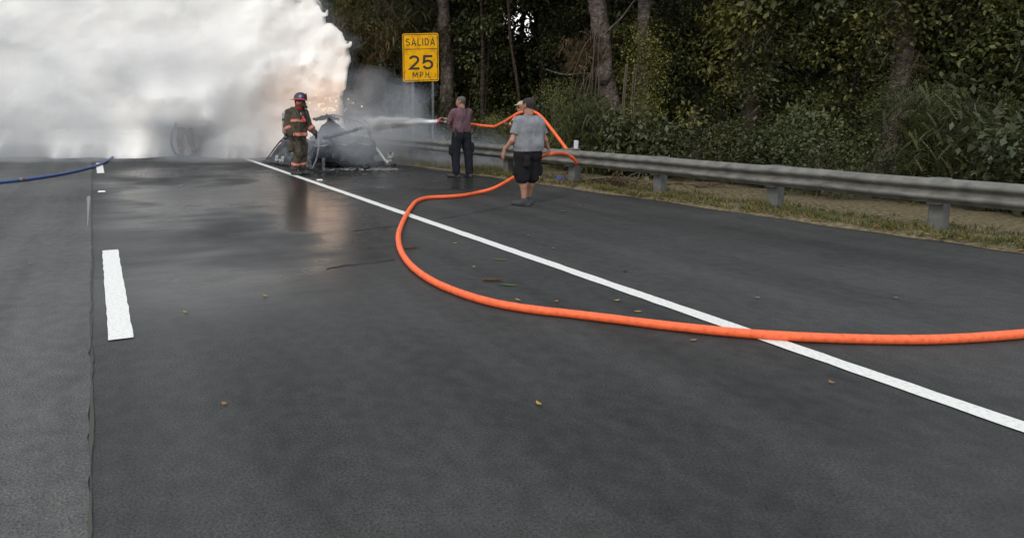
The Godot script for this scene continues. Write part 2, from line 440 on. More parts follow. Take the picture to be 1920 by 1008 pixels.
# the asphalt: tone, gloss and ripple laid over a 24 m square of road, metres to texture by UV; a fine speckle by UV2
const PATCH := 24.0
const PATCH_AT := Vector3(-9.0, 0, 1.0)     # lateral and along-road start of the patch (the road's own axes)
func road_materials():
	var n := 1024
	var big = FastNoiseLite.new(); big.seed = 51; big.frequency = 0.006; big.fractal_octaves = 4
	var streak = FastNoiseLite.new(); streak.seed = 52; streak.frequency = 0.02; streak.fractal_octaves = 4
	var fine = FastNoiseLite.new(); fine.seed = 53; fine.frequency = 0.16; fine.fractal_octaves = 3
	var edge = lane_side() + 4.5
	for which in ["new", "old"]:
		var A := PackedByteArray(); var R := PackedByteArray(); var B := PackedByteArray()
		A.resize(n * n * 3); R.resize(n * n); B.resize(n * n)
		var wets = []
		for q in [[610, 326, 3.4, 3.6, 1.15], [400, 372, 2.1, 5.6, 1.1], [565, 378, 0.8, 2.4, 0.8], [300, 345, 1.2, 3.4, 0.75], [760, 345, 2.2, 2.2, 0.9], [560, 440, 1.2, 2.2, 0.35], [330, 540, 1.5, 1.2, 0.45]]:
			var g = spot(q[0], q[1]); wets.append([g.dot(road_right()), g.dot(road_dir()), 1.0 / q[2], 1.0 / q[3], q[4]])
		var lane = lane_side()
		for j in n:
			var al := PATCH_AT.z + PATCH * (j + 0.5) / n
			for i in n:
				var la := PATCH_AT.x + PATCH * (i + 0.5) / n
				var s1 := big.get_noise_2d(i, j); var s2 := streak.get_noise_2d(i * 0.6, j * 2.4); var s3 := fine.get_noise_2d(i, j)
				var s4 := streak.get_noise_2d(i * 1.7 + 500.0, j * 0.16)
				# how wet: pools and run-off from the wreck towards the camera
				var w := 0.0
				for q in wets:
					var dx: float = (la - q[0]) * q[2]; var dy: float = (al - q[1]) * q[3]
					w += q[4] * maxf(0.0, 1.0 - (dx * dx + dy * dy) * 0.6)
				w = clampf(w * (0.75 + 1.3 * s1) + s2 * 0.32 * minf(w * 2.0, 1.0), 0.0, 1.0)
				var base := 0.06
				var rough := 0.8
				var track := exp(-pow((fposmod(la - lane - 1.15, 1.9) - 0.95) / 0.3, 2.0))
				if which == "old":
					base = 0.118; w *= 0.4
				var v := base * (1.0 + 0.3 * s3 + 0.13 * s2 + 0.35 * s4 + 0.45 * s1 - 0.1 * track) * (1.0 - 0.4 * w)
				rough = lerpf(rough + 0.1 * s2 - 0.08 * track, 0.2 + 0.07 * absf(s2) + 0.12 * absf(s1), w)
				var q2 := int(clampf(255.0 * pow(maxf(v, 0.004), 1.0 / 2.2), 0, 255)); var o := (j * n + i)
				A[o * 3] = q2; A[o * 3 + 1] = q2; A[o * 3 + 2] = int(q2 * 0.99)
				R[o] = int(clampf(rough, 0.05, 1.0) * 255.0)
				B[o] = int(clampf(0.5 + 0.4 * s3 * (1.0 - 0.6 * w) + 0.1 * s2, 0.0, 1.0) * 255.0)
		var m = StandardMaterial3D.new()
		m.albedo_texture = ImageTexture.create_from_image(Image.create_from_data(n, n, false, Image.FORMAT_RGB8, A))
		m.metallic_specular = 0.36
		m.roughness = 1.0; m.roughness_texture = ImageTexture.create_from_image(Image.create_from_data(n, n, false, Image.FORMAT_L8, R))
		m.heightmap_enabled = true; m.heightmap_scale = 0.4
		m.heightmap_texture = ImageTexture.create_from_image(Image.create_from_data(n, n, false, Image.FORMAT_L8, B))
		m.detail_enabled = true; m.detail_blend_mode = BaseMaterial3D.BLEND_MODE_MUL
		m.detail_uv_layer = BaseMaterial3D.DETAIL_UV_2
		m.detail_albedo = noise_tex(0.3, 2, [lin(0.12, 0.12, 0.12), lin(0.4, 0.4, 0.4), lin(0.6, 0.6, 0.59), lin(1, 1, 1)], 61, 512)
		M["asphalt_" + which] = m

# ---------------------------------------------------------------- ground, road, markings
func lane_side(): return spot(207, 480).dot(road_right())      # how far right of the camera's own line the lane line runs
func road_sheet(la0, la1, al0, al1, y):
	var st = st_new()
	var V := PackedVector3Array(); var N := PackedVector3Array(); var U := PackedVector2Array(); var U2 := PackedVector2Array(); var I := PackedInt32Array()
	for k in [[la0, al0], [la1, al0], [la1, al1], [la0, al1]]:
		V.append(road_right() * k[0] + road_dir() * k[1] + Vector3(0, y, 0)); N.append(Vector3.UP)
		U.append(Vector2((k[0] - PATCH_AT.x) / PATCH, (k[1] - PATCH_AT.z) / PATCH)); U2.append(Vector2(k[0], k[1]) / 2.3)
	I.append_array(PackedInt32Array([0, 2, 1, 0, 3, 2]))
	return tri_mesh(V, N, I, U, U2)
func stripe(la, al0, al1, w, y, wear := 0.004):
	var st = st_new(); var k = maxi(2, int((al1 - al0) / 0.12))
	for i in k:
		var q = []
		for e in [[i, -1], [i, 1], [i + 1, 1], [i + 1, -1]]:
			var al = lerpf(al0, al1, float(e[0]) / k)
			var o = la + e[1] * (w * 0.5 + wear * wob.get_noise_2d(al * 6.0, e[1] * 7.0))
			q.append(road_right() * o + road_dir() * al + Vector3(0, y, 0))
		quad(st, q[0], q[1], q[2], q[3])
	return st_done(st)
func rail_at(t):                         # the guardrail's line on the ground, t metres towards the camera from the far end
	return Vector3(2.73, 0, -18.0) + Vector3(0.4565, 0, 0.8897) * t
func rail_out(): return Vector3(0.8897, 0, -0.4565)   # away from the road
func ground_and_road():
	struct("ground", tri_mesh(PackedVector3Array([Vector3(-400, -0.03, 60), Vector3(400, -0.03, 60), Vector3(400, -0.03, -600), Vector3(-400, -0.03, -600)]),
		PackedVector3Array([Vector3.UP, Vector3.UP, Vector3.UP, Vector3.UP]), PackedInt32Array([0, 2, 1, 0, 3, 2])), M.soil)
	var lane = lane_side()
	struct("road", road_sheet(lane - 0.3, lane + 12.5, -8.0, 250.0, 0.0), M.asphalt_new)
	struct("road", road_sheet(lane - 9.0, lane - 0.215, -8.0, 250.0, 0.004), M.asphalt_old)
	var V := PackedVector3Array(); var N := PackedVector3Array(); var U := PackedVector2Array(); var U2 := PackedVector2Array(); var I := PackedInt32Array()
	for i in 420:                        # the older pour's broken edge
		var al = -4.0 + i * 0.08
		for la in [lane - 0.3, lane - 0.2 + 0.022 * wob.get_noise_1d(al * 2.6) + 0.012 * wob.get_noise_1d(al * 11.0)]:
			V.append(road_right() * la + road_dir() * al + Vector3(0, 0.0065, 0)); N.append(Vector3.UP)
			U.append(Vector2((la - PATCH_AT.x) / PATCH, (al - PATCH_AT.z) / PATCH)); U2.append(Vector2(la, al) / 2.3)
		if i > 0: I.append_array(PackedInt32Array([i * 2 - 2, i * 2 + 1, i * 2 - 1, i * 2 - 2, i * 2, i * 2 + 1]))
	struct("road_edge", tri_mesh(V, N, I, U, U2), M.asphalt_old)
	# the seam between the two pours, and a pale crusted repair along it
	var seam = []
	var st = st_new()
	for i in 300:
		var a = []
		for e in [[i, -1], [i, 1], [i + 1, 1], [i + 1, -1]]:
			var al = 1.0 + e[0] * 0.08
			var w = maxf(0.001, 0.006 + 0.012 * wob.get_noise_1d(al * 3.0))
			a.append(road_right() * (lane - 0.195 + e[1] * w + 0.015 * wob.get_noise_1d(al * 0.9)) + road_dir() * al + Vector3(0, 0.0085, 0))
		quad(st, a[0], a[1], a[2], a[3])
	struct("road_seam", st_done(st), M.seam)
	st = st_new()
	for i in 22:
		var a = []
		for e in [[i, -1], [i, 1], [i + 1, 1], [i + 1, -1]]:
			var al = 9.0 + e[0] * 0.14
			var w = (0.01 + 0.035 * pow(maxf(0.0, float(e[0]) / 22.0), 2.0)) * (0.8 + 0.5 * wob.get_noise_1d(al * 4.0))
			if e[0] == 0 or e[0] == 22: w = 0.002
			a.append(road_right() * (lane - 0.25 + e[1] * w) + road_dir() * al + Vector3(0, 0.0115, 0))
		quad(st, a[0], a[1], a[2], a[3])
	struct("sealant_streak", st_done(st), M.crust)
	# lane dashes: ours (each 2.5 to 3 m, 12 m apart), and the next lane's
	for k in [-1, 0, 1, 2, 3, 4]:
		var end = spot(205.7, 470).dot(road_dir()) + k * 11.6
		struct("lane_dash", stripe(lane, end - 2.9, end, 0.17, 0.01, 0.008), M.white_paint)
	for k in [0, 1, 2, 3]:
		var far = spot(18, 271).dot(road_dir()) + k * 11.6 - 1.4
		struct("lane_dash", stripe(spot(18, 271).dot(road_right()), far, far + 2.9, 0.15, 0.01), M.white_paint)
	var el = spot(900, 449.7).dot(road_right())
	struct("edge_line", stripe(el, -8.0, 120.0, 0.15, 0.008, 0.012), M.white_paint)
	# cracks across the lanes
	for c in [[[612, 505], [640, 499], [675, 495], [703, 492], [742, 487]], [[820, 411], [870, 403], [915, 394], [960, 385], [1020, 376], [1072, 364]], [[660, 434], [700, 428], [752, 423]]]:
		var pts = []
		for p in c: pts.append(spot(p[0], p[1]))
		st = st_new()
		var path = smooth_path(pts, 0.06)
		for i in path.size() - 1:
			var q = []
			for e in [[i, -1], [i, 1], [i + 1, 1], [i + 1, -1]]:
				var p = path[e[0]]
				var w = 0.004 + 0.01 * maxf(0.0, wob.get_noise_3dv(p * 3.0) + 0.1)
				q.append(p + Vector3(0.02 * wob.get_noise_3dv(p * 7.0), 0.004, e[1] * w * 1.6 + 0.03 * wob.get_noise_3dv(p * 5.0)))
			quad(st, q[3], q[2], q[1], q[0])
		struct("road_crack", st_done(st), M.crack)
	# the verge: soil and dead leaves from the shoulder's ragged edge to the trees
	st = st_new()
	var n = 130
	for i in n:
		for j in 7:
			var q = []
			for e in [[i, j], [i + 1, j], [i + 1, j + 1], [i, j + 1]]:
				var t = -9.0 + e[0] * 0.25
				var o = -0.62 + 0.12 * wob.get_noise_1d(t * 1.3) + 0.05 * wob.get_noise_1d(t * 6.0) + [0.0, 0.1, 0.3, 0.6, 1.0, 1.8, 3.0, 5.0][e[1]]
				var y = 0.006 if e[1] == 0 else 0.035 + 0.05 * wob.get_noise_2d(t * 2.0, o * 3.0) + [0, 0, 0.02, 0.02, 0.0, -0.05, -0.1, -0.2][e[1]]
				q.append(rail_at(t) + rail_out() * o + Vector3(0, maxf(y, 0.006) if e[1] < 5 else y + 0.1, 0))
			quad(st, q[0], q[1], q[2], q[3])
	struct("verge", st_done(st), M.verge)

# ---------------------------------------------------------------- trees and plants
func leaf(V: PackedVector3Array, N: PackedVector3Array, C: PackedColorArray, I: PackedInt32Array, at: Vector3, dir: Vector3, up: Vector3, ln: float, w: float, col: Color):
	var side := dir.cross(up).normalized() * w
	var nrm := side.cross(dir).normalized()
	var b := V.size()
	V.append(at); V.append(at + dir * ln * 0.45 + side + nrm * w * 0.3); V.append(at + dir * ln - nrm * ln * 0.12); V.append(at + dir * ln * 0.45 - side + nrm * w * 0.3)
	for i in 4: N.append(nrm); C.append(col)
	I.append_array(PackedInt32Array([b, b + 2, b + 1, b, b + 3, b + 2]))
func rand_dir(): 
	var v = Vector3(rng.randfn(), rng.randfn(), rng.randfn()); return v.normalized()
# a leafy spray of about one metre across
func leaf_clump(count, ln, w, lo, hi, droop):
	var V := PackedVector3Array(); var N := PackedVector3Array(); var C := PackedColorArray(); var I := PackedInt32Array()
	for i in count:
		var p = rand_dir() * 0.5 * pow(rng.randf(), 0.5)
		p.y *= 0.7
		var d = (p.normalized() * 0.7 + rand_dir() * 0.8 - Vector3(0, droop, 0)).normalized()
		var c = lo.lerp(hi, rng.randf())
		leaf(V, N, C, I, p, d, (Vector3.UP + rand_dir() * 0.6).normalized(), ln * rng.randf_range(0.7, 1.3), w * rng.randf_range(0.7, 1.3), c)
	return tri_mesh(V, N, I, null, null, C)
# hanging feathery fronds on thin twigs
func frond_clump(count, lo, hi):
	var V := PackedVector3Array(); var N := PackedVector3Array(); var C := PackedColorArray(); var I := PackedInt32Array()
	for i in count:
		var p = rand_dir() * 0.3; var d = (Vector3(rng.randfn(), -0.2 - rng.randf(), rng.randfn())).normalized()
		var c = lo.lerp(hi, rng.randf())
		var side = d.cross(rand_dir()).normalized()
		for k in 9:
			for s in [-1, 1]:
				leaf(V, N, C, I, p, (d * 0.6 + side * s + Vector3(0, -0.25, 0)).normalized(), d, rng.randf_range(0.07, 0.12), 0.012, c)
			p += d * 0.055; d = (d + Vector3(0, -0.08, 0)).normalized()
	return tri_mesh(V, N, I, null, null, C)
var clumps := {}
func crown(called, parent, kind, at_list, size_lo, size_hi, tint_lo, tint_hi):
	var mm = MultiMesh.new(); mm.transform_format = MultiMesh.TRANSFORM_3D; mm.use_colors = true
	mm.mesh = clumps[kind][rng.randi() % clumps[kind].size()]
	mm.instance_count = at_list.size()
	for i in at_list.size():
		var s = rng.randf_range(size_lo, size_hi)
		var b = Basis(Vector3.UP, rng.randf() * TAU) * Basis(Vector3.RIGHT, rng.randfn() * (0.2 if kind == "frond" else 0.6))
		mm.set_instance_transform(i, Transform3D(b.scaled(Vector3.ONE * s), at_list[i]))
		mm.set_instance_color(i, tint_lo.lerp(tint_hi, rng.randf()))
	var o = MultiMeshInstance3D.new(); o.multimesh = mm; o.material_override = M.frond if kind == "frond" else M.leaf
	o.name = called if not parent.has_node(NodePath(called)) else "%s_%03d" % [called, parent.get_child_count()]
	parent.add_child(o, true); o.set_meta("kind", "stuff")
	return o
# keeps the gap in the canopy where the sky shows
func in_gap(p):
	var a: Vector3 = far_point(985, 42, 18.0); var b: Vector3 = far_point(980, 30, 60.0)
	var ab = b - a; var t = clampf((p - a).dot(ab) / ab.length_squared(), 0.0, 1.0)
	if rng.randf() < 0.03: return false
	if p.distance_to(a + ab * t) < 0.78 + 1.3 * t + 0.7 * wob.get_noise_3dv(p * 1.6): return true
	a = far_point(1046, 4, 18.0); ab = far_point(1046, -4, 60.0) - a; t = clampf((p - a).dot(ab) / ab.length_squared(), 0.0, 1.0)
	if p.distance_to(a + ab * t) < 0.2 + 0.5 * t + 0.5 * wob.get_noise_3dv(p * 1.6): return true
	a = far_point(915, 12, 18.0); ab = far_point(912, 5, 60.0) - a; t = clampf((p - a).dot(ab) / ab.length_squared(), 0.0, 1.0)
	return p.distance_to(a + ab * t) < 0.22 + 0.5 * t + 0.5 * wob.get_noise_3dv(p * 1.6)
func tree(called, label, base, path, r0, r1, crowns, bark = null, group := "trees along the forest edge"):
	var t = thing(called, label, "tree", base, 0.0, group)
	var local = []
	for p in path: local.append(p)
	var sp = smooth_path(local, 0.25)
	obj("trunk", tube_mesh(sp, func(u): return lerpf(r0, r1, u) * (1.0 + 0.9 * exp(-u * 16.0)), 14, 0.35, 2.6), M.bark if bark == null else bark, t)
	for c in crowns:                     # [kind, centre, radii, count, size_lo, size_hi, tint_lo, tint_hi, part name]
		var at = []
		for i in c[3]:
			var q = rand_dir() * pow(rng.randf(), 0.4)
			var p = c[1] + q * c[2]
			if wob.get_noise_3dv((base + p) * 0.55) < -0.22: continue
			if in_gap(base + p): continue
			at.append(p)
		if at.size(): crown(c[8] if c.size() > 8 else "crown", t, c[0], at, c[4], c[5], c[6], c[7])
	return t
func limbs(t, starts, reach, r, bark):   # bare branches
	for s in starts:
		var p = s[0]; var d = s[1].normalized(); var pts = [p]
		for k in 5:
			d = (d + rand_dir() * 0.28 + Vector3(0, s[2], 0)).normalized(); p += d * reach / 5.0; pts.append(p)
		obj("branch", tube_mesh(smooth_path(pts, 0.12), [r, r * 0.3], 7, 0.2, 5.0), bark, t)

const NTH := ["first", "second", "third", "fourth", "fifth", "sixth", "seventh", "eighth", "ninth", "tenth", "eleventh", "twelfth", "thirteenth", "fourteenth", "fifteenth", "sixteenth", "seventeenth", "eighteenth", "nineteenth", "twentieth", "twenty-first", "twenty-second", "twenty-third", "twenty-fourth", "twenty-fifth", "twenty-sixth"]
func forest():
	var dk = Color(0.033, 0.046, 0.015); var md = Color(0.09, 0.1, 0.026); var lt = Color(0.2, 0.19, 0.05)
	clumps.leaf = [leaf_clump(70, 0.13, 0.032, Color(0.6, 0.6, 0.6), Color(1, 1, 1), 0.3), leaf_clump(60, 0.16, 0.04, Color(0.55, 0.6, 0.6), Color(1, 1, 0.9), 0.5), leaf_clump(80, 0.11, 0.028, Color(0.6, 0.6, 0.6), Color(1, 1, 1), 0.2)]
	clumps.small = [leaf_clump(70, 0.07, 0.02, Color(0.7, 0.7, 0.6), Color(1, 1, 1), 0.1), leaf_clump(80, 0.06, 0.02, Color(0.7, 0.7, 0.6), Color(1, 1, 1), 0.3)]
	clumps.frond = [frond_clump(11, Color(0.6, 0.6, 0.6), Color(1, 1, 1)), frond_clump(13, Color(0.7, 0.65, 0.6), Color(1, 1, 1))]
	var br0 = Color(0.08, 0.055, 0.026); var br1 = Color(0.18, 0.115, 0.05)
	var ol0 = Color(0.05, 0.055, 0.022); var ol1 = Color(0.11, 0.105, 0.04)
	var up = func(px, py, d, base): return far_point(px, py, d) - base
	# the great gnarled tree right of the helpers
	var b = far_point(1160, 300, 16.6); b.y = 0.0
	var t = tree("gnarled_tree", "thick gnarled grey tree leaning left behind the white guardrail marker, draped with dead brown vines", b,
		[Vector3(0, -0.1, 0), up.call(1152, 230, 16.5, b), up.call(1137, 160, 16.5, b), up.call(1131, 120, 16.5, b), up.call(1128, 60, 16.5, b), up.call(1118, 0, 16.6, b), up.call(1105, -90, 16.8, b), up.call(1095, -200, 17, b)], 0.24, 0.17,
		[["frond", up.call(1090, 95, 16.4, b), Vector3(0.45, 0.8, 0.3), 20, 0.5, 0.9, br0, br1, "dead_vine_leaves"], ["frond", up.call(1085, 15, 16.4, b), Vector3(0.55, 0.8, 0.3), 20, 0.6, 1.0, br0 * 0.7, ol1, "dead_vine_leaves"],
		["frond", up.call(1110, 225, 15.9, b), Vector3(0.4, 0.5, 0.3), 26, 0.45, 0.8, br0 * 1.5, br1 * 1.4, "dead_vine_leaves"],
		["leaf", Vector3(-0.3, 7.0, 0), Vector3(3.2, 1.9, 2.6), 95, 1.1, 1.9, dk, md, "crown"]])
	obj("burl", tube_mesh([up.call(1133, 158, 16.35, b), up.call(1130, 138, 16.33, b), up.call(1131, 118, 16.36, b)], func(u): return 0.12 + 0.11 * sin(u * PI), 12, 0.3, 4.0), M.bark, t)
	for k in 12:                         # bare hanging vines
		var x = rng.randf_range(1078, 1128); var y0 = rng.randf_range(20, 130)
		var pts = [up.call(1126, y0, 16.4, b), up.call(lerpf(1126, x, 0.6), y0 + 25, 16.25, b), up.call(x, y0 + rng.randf_range(60, 90), 16.1, b), up.call(x - rng.randf_range(-6, 12), y0 + rng.randf_range(100, 150), 16.1, b)]
		obj("hanging_vine", tube_mesh(smooth_path(pts, 0.15), [0.014, 0.006], 5, 0.3, 6.0), M.vine, t)
	limbs(t, [[up.call(1128, 70, 16.4, b), Vector3(0.8, 0.9, 0.3), 0.1], [up.call(1134, 140, 16.4, b), Vector3(-1, 0.3, 0.2), -0.05]], 1.6, 0.035, M.bark)
	# vine-wrapped trunk at the photo's right edge
	b = far_point(1200, 290, 16.2); b.y = 0
	t = tree("vine_clad_tree", "straight tree right of the gnarled tree, wrapped in bright green climbing vines", b,
		[Vector3(0, -0.1, 0), Vector3(0.0, 2, 0), Vector3(-0.05, 4.5, 0), Vector3(0.2, 9, -0.3)], 0.17, 0.1,
		[["small", Vector3(-0.1, 2.1, 0.25), Vector3(0.42, 1.7, 0.3), 95, 0.5, 0.9, md, lt * 1.1, "climbing_vine"], ["leaf", Vector3(0, 7, 0), Vector3(3, 2.2, 2.6), 90, 1.1, 1.9, dk, md, "crown"]])
	for k in 5:
		var x = rng.randf_range(1166, 1192)
		obj("hanging_vine", tube_mesh(smooth_path([up.call(x + 6, 120, 15.8, b), up.call(x, 190, 15.75, b), up.call(x + rng.randf_range(-4, 8), 250, 15.7, b), up.call(x + 4, 300, 15.7, b)], 0.15), [0.02, 0.013], 6, 0.3, 6.0), M.vine, t)
	# the broad vine-hung trunk right of the sign
	b = far_point(838, 262, 21.5); b.y = 0
	t = tree("moss_hung_tree", "broad brown trunk hung with dry creepers just right of the yellow sign", b,
		[Vector3(0, -0.1, 0), up.call(838, 150, 21.5, b), up.call(834, 60, 21.5, b), up.call(830, -20, 21.5, b), up.call(826, -160, 21.6, b)], 0.24, 0.17,
		[["frond", up.call(834, 110, 21.2, b), Vector3(0.4, 2.3, 0.3), 46, 0.5, 0.9, ol0, br0 * 1.3, "creeper"], ["leaf", Vector3(-0.5, 7.6, 0), Vector3(3.6, 2.2, 3), 100, 1.2, 2.0, dk, md, "crown"]])
	# leaning trunks left of the sign
	b = far_point(772, 262, 22.5); b.y = 0
	t = tree("leaning_tree", "leaning double-stemmed tree with dry drooping foliage left of the yellow sign", b,
		[Vector3(0, -0.1, 0), up.call(764, 180, 22.5, b), up.call(750, 105, 22.5, b), up.call(735, 45, 22.5, b), up.call(720, -5, 22.5, b), up.call(690, -100, 22.5, b)], 0.17, 0.1,
		[["frond", up.call(700, 60, 21.8, b), Vector3(1.5, 1.5, 0.8), 64, 0.7, 1.2, ol0, br1, "drooping_leaves"], ["small", up.call(705, 70, 22.0, b), Vector3(1.5, 1.6, 0.8), 110, 0.6, 1.0, ol0, lt, "green_sprays"], ["leaf", up.call(680, 40, 23.2, b), Vector3(1.2, 1.7, 0.8), 130, 0.7, 1.2, md, lt, "crown"],
		["frond", up.call(790, 20, 22.0, b), Vector3(0.9, 1.2, 0.5), 44, 0.7, 1.1, ol0, ol1, "drooping_leaves"], ["leaf", Vector3(-1, 8.2, 0), Vector3(3.4, 2.2, 3), 95, 1.2, 2.0, dk, md, "crown"]])
	obj("second_stem", tube_mesh(smooth_path([up.call(772, 200, 22.4, b), up.call(765, 110, 22.4, b), up.call(757, 50, 22.4, b), up.call(742, 0, 22.4, b), up.call(725, -80, 22.4, b)], 0.25), [0.12, 0.08], 10, 0.3, 3.0), M.bark_dark, t)
	b = far_point(722, 255, 23.0); b.y = 0
	tree("feathery_tree", "feathery tree with rusty dry sprays beside the white smoke column", b,
		[Vector3(0, -0.1, 0), up.call(722, 110, 23, b), up.call(712, 20, 23, b), up.call(700, -120, 23, b)], 0.13, 0.08,
		[["frond", up.call(680, 95, 23.2, b), Vector3(1.1, 1.3, 0.7), 60, 0.7, 1.2, br0 * 0.8, br1, "drooping_leaves"], ["leaf", up.call(690, 110, 23.2, b), Vector3(1.5, 1.6, 0.9), 140, 0.8, 1.3, dk, md, "crown"], ["leaf", up.call(635, 15, 24.6, b), Vector3(1.6, 2.2, 0.9), 140, 0.8, 1.3, md, lt, "crown"]])
	# thin trunks standing in the dark
	var slim = [[904, 250, 20.5, 905, 895, "slim reddish trunk between the yellow sign and the man in grey, straight and bare", 0.075], [986, 260, 19.5, 958, 940, "thin trunk slanting left above the man in the tan cap", 0.055], [1020, 260, 21.5, 1016, 990, "dark forked trunk under the bright gap in the leaves", 0.11]]
	for s in slim:
		b = far_point(s[0], s[1], s[2]); b.y = 0
		var d = s[2]
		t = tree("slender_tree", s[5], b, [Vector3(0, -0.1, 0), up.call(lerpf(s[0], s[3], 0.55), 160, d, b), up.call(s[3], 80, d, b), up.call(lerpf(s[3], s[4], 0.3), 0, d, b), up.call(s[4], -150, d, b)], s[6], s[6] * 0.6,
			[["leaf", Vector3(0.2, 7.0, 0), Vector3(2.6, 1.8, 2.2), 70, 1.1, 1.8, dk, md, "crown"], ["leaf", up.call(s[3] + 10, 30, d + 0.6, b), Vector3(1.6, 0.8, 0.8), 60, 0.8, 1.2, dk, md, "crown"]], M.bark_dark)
		if s[6] > 0.1: limbs(t, [[up.call(1016, 95, d, b), Vector3(-0.7, 1, 0), 0.05], [up.call(1016, 110, d, b), Vector3(0.6, 1.0, 0), 0.05], [up.call(1014, 60, d, b), Vector3(-0.5, 1, 0.2), 0.0]], 2.2, 0.05, M.bark_dark)
	# trees further right, beyond the photo's edge
	var more = [[1290, 17.0, 0.15, "tall dark tree, second to the right of the gnarled tree"], [1400, 15.0, 0.2, "stout brown trunk behind the guardrail, midway along its near half"], [1530, 14.5, 0.13, "slender leaning tree behind the near half of the guardrail"], [1660, 12.5, 0.19, "thick mossy tree near the right end of the guardrail"], [1800, 12.0, 0.14, "narrow tree second from the right end of the guardrail"], [1930, 11.0, 0.2, "nearest tree at the right end of the guardrail"]]
	for s in more:
		b = far_point(s[0], 270, s[1]); b.y = 0
		var lean = rng.randfn() * 0.5
		t = tree("roadside_tree", s[3], b, [Vector3(0, -0.1, 0), Vector3(lean * 0.3 + 0.1, 2, 0.05), Vector3(lean * 0.8, 4.5, -0.1), Vector3(lean * 1.5, 8.5, -0.3)], s[2], s[2] * 0.55,
			[["leaf", Vector3(lean, 6.5, 0), Vector3(3.0, 2.6, 2.6), 100, 1.1, 1.8, dk, md, "crown"], ["frond", Vector3(lean * 0.6, 3.4, 0.3), Vector3(0.7, 1.3, 0.4), 14, 0.5, 1.0, ol0, br0, "creeper"], ["small", Vector3(lean * 0.3, 1.8, 0.2), Vector3(0.5, 1.5, 0.35), 50, 0.5, 0.8, dk, md, "climbing_vine"], ["leaf", Vector3(0.5, 3.4, -0.3), Vector3(1.5, 1.3, 0.9), 80, 0.7, 1.2, md, lt, "crown"]], M.bark if rng.randf() < 0.5 else M.bark_dark)
		limbs(t, [[Vector3(lean * 0.6, 3.6, 0), Vector3(rng.randfn(), 0.8, 0.6), 0.05], [Vector3(lean * 0.7, 4.2, 0), Vector3(rng.randfn(), 0.8, 0.2), 0.05]], 1.8, 0.03, M.bark_dark)
	# the wood behind, row on row
	for row in 3:
		var d = [25.0, 31.0, 40.0][row]
		for i in [13, 13, 12][row]:
			var px = lerpf(560, 2080, (i + rng.randf() * 0.7) / [13.0, 13.0, 12.0][row])
			var dd = (d + rng.randf_range(-1.5, 1.5)) * lerpf(1.0, 0.72, clampf((px - 900) / 1100.0, 0.0, 1.0))
			b = far_point(px, 250, dd); b.y = 0
			var h = [7.0, 9.0, 11.0][row]
			tree("forest_tree", NTH[i] + " tree from the left in " + ["the first row of the wood behind the roadside trees", "the middle row of the wood", "the back row of the wood"][row], b,
				[Vector3(0, -0.1, 0), Vector3(rng.randfn() * 0.2, h * 0.4, 0), Vector3(rng.randfn() * 0.5, h, 0)], 0.14, 0.07,
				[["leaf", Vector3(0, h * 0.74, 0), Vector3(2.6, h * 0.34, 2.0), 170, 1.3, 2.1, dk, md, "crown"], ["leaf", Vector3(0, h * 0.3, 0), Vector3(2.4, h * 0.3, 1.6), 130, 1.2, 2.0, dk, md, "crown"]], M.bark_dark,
				["first row of the wood", "middle of the wood", "back of the wood"][row])
	# bushes and saplings under the trees
	for i in 26:
		var tt = -6.0 + i * 1.15
		b = rail_at(tt) + rail_out() * rng.randf_range(1.7, 3.4)
		b.y = 0
		var s = thing("undergrowth_bush", ["dark broad-leaved", "fine-leaved green", "broad-leaved", "dense fine-leaved", "dry feathery"][i % 5] + " bush behind the guardrail, " + NTH[25 - i] + " from the right" if i > 12 else ["dark broad-leaved", "fine-leaved green", "broad-leaved", "dense fine-leaved", "dry feathery"][i % 5] + " bush behind the guardrail, " + NTH[i] + " from the far left", "bush", b, 0.0, "bushes behind the guardrail")
		for k in 3: obj("stem", tube_mesh(smooth_path([Vector3(0, -0.05, 0), rand_dir() * 0.15 + Vector3(0, 0.5, 0), rand_dir() * 0.4 + Vector3(0, 1.1, 0)], 0.1), [0.018, 0.007], 5), M.bark_dark, s)
		var at = []
		var big = rng.randf_range(0.55, 1.3)
		for k in int(60 * big): at.append(rand_dir() * Vector3(0.85, 0.8 * big, 0.7) * pow(rng.randf(), 0.4) + Vector3(0, 0.8 * big, 0))
		crown("foliage", s, ["leaf", "small", "leaf", "small", "frond"][i % 5], at, 0.45, 1.05, dk * rng.randf_range(0.6, 1.2), (md if rng.randf() < 0.7 else ol1) * rng.randf_range(0.5, 1.1))
	var saps = [[1045, 16.0, 2.3, "light green sapling between the man in grey and the white marker"], [1070, 15.6, 1.7, "bushy yellow-green sapling just left of the white marker post"], [1178, 14.9, 1.5, "young bright green bush under the vine-clad tree"], [935, 17.6, 1.3, "light green bush above the sagging orange hose"], [665, 22.6, 2.4, "bright green leafy bush at the edge of the smoke"]]
	for q in saps:
		b = far_point(q[0], 270, q[1]); b.y = 0
		var s = thing("sapling", q[3], "sapling", b)
		for k in 4:
			var tip = Vector3(rng.randfn() * 0.25, q[2], rng.randfn() * 0.15)
			obj("stem", tube_mesh(smooth_path([Vector3(0, -0.05, 0), tip * 0.5 + rand_dir() * 0.06, tip], 0.1), [0.014, 0.005], 5), M.vine, s)
		var at = []
		for k in 46: 
			var y = rng.randf_range(0.25, 1.0)
			at.append(Vector3(rng.randfn() * 0.24, y * q[2], rng.randfn() * 0.2))
		crown("foliage", s, "small", at, 0.3, 0.55, Color(0.07, 0.09, 0.02), Color(0.2, 0.2, 0.05))
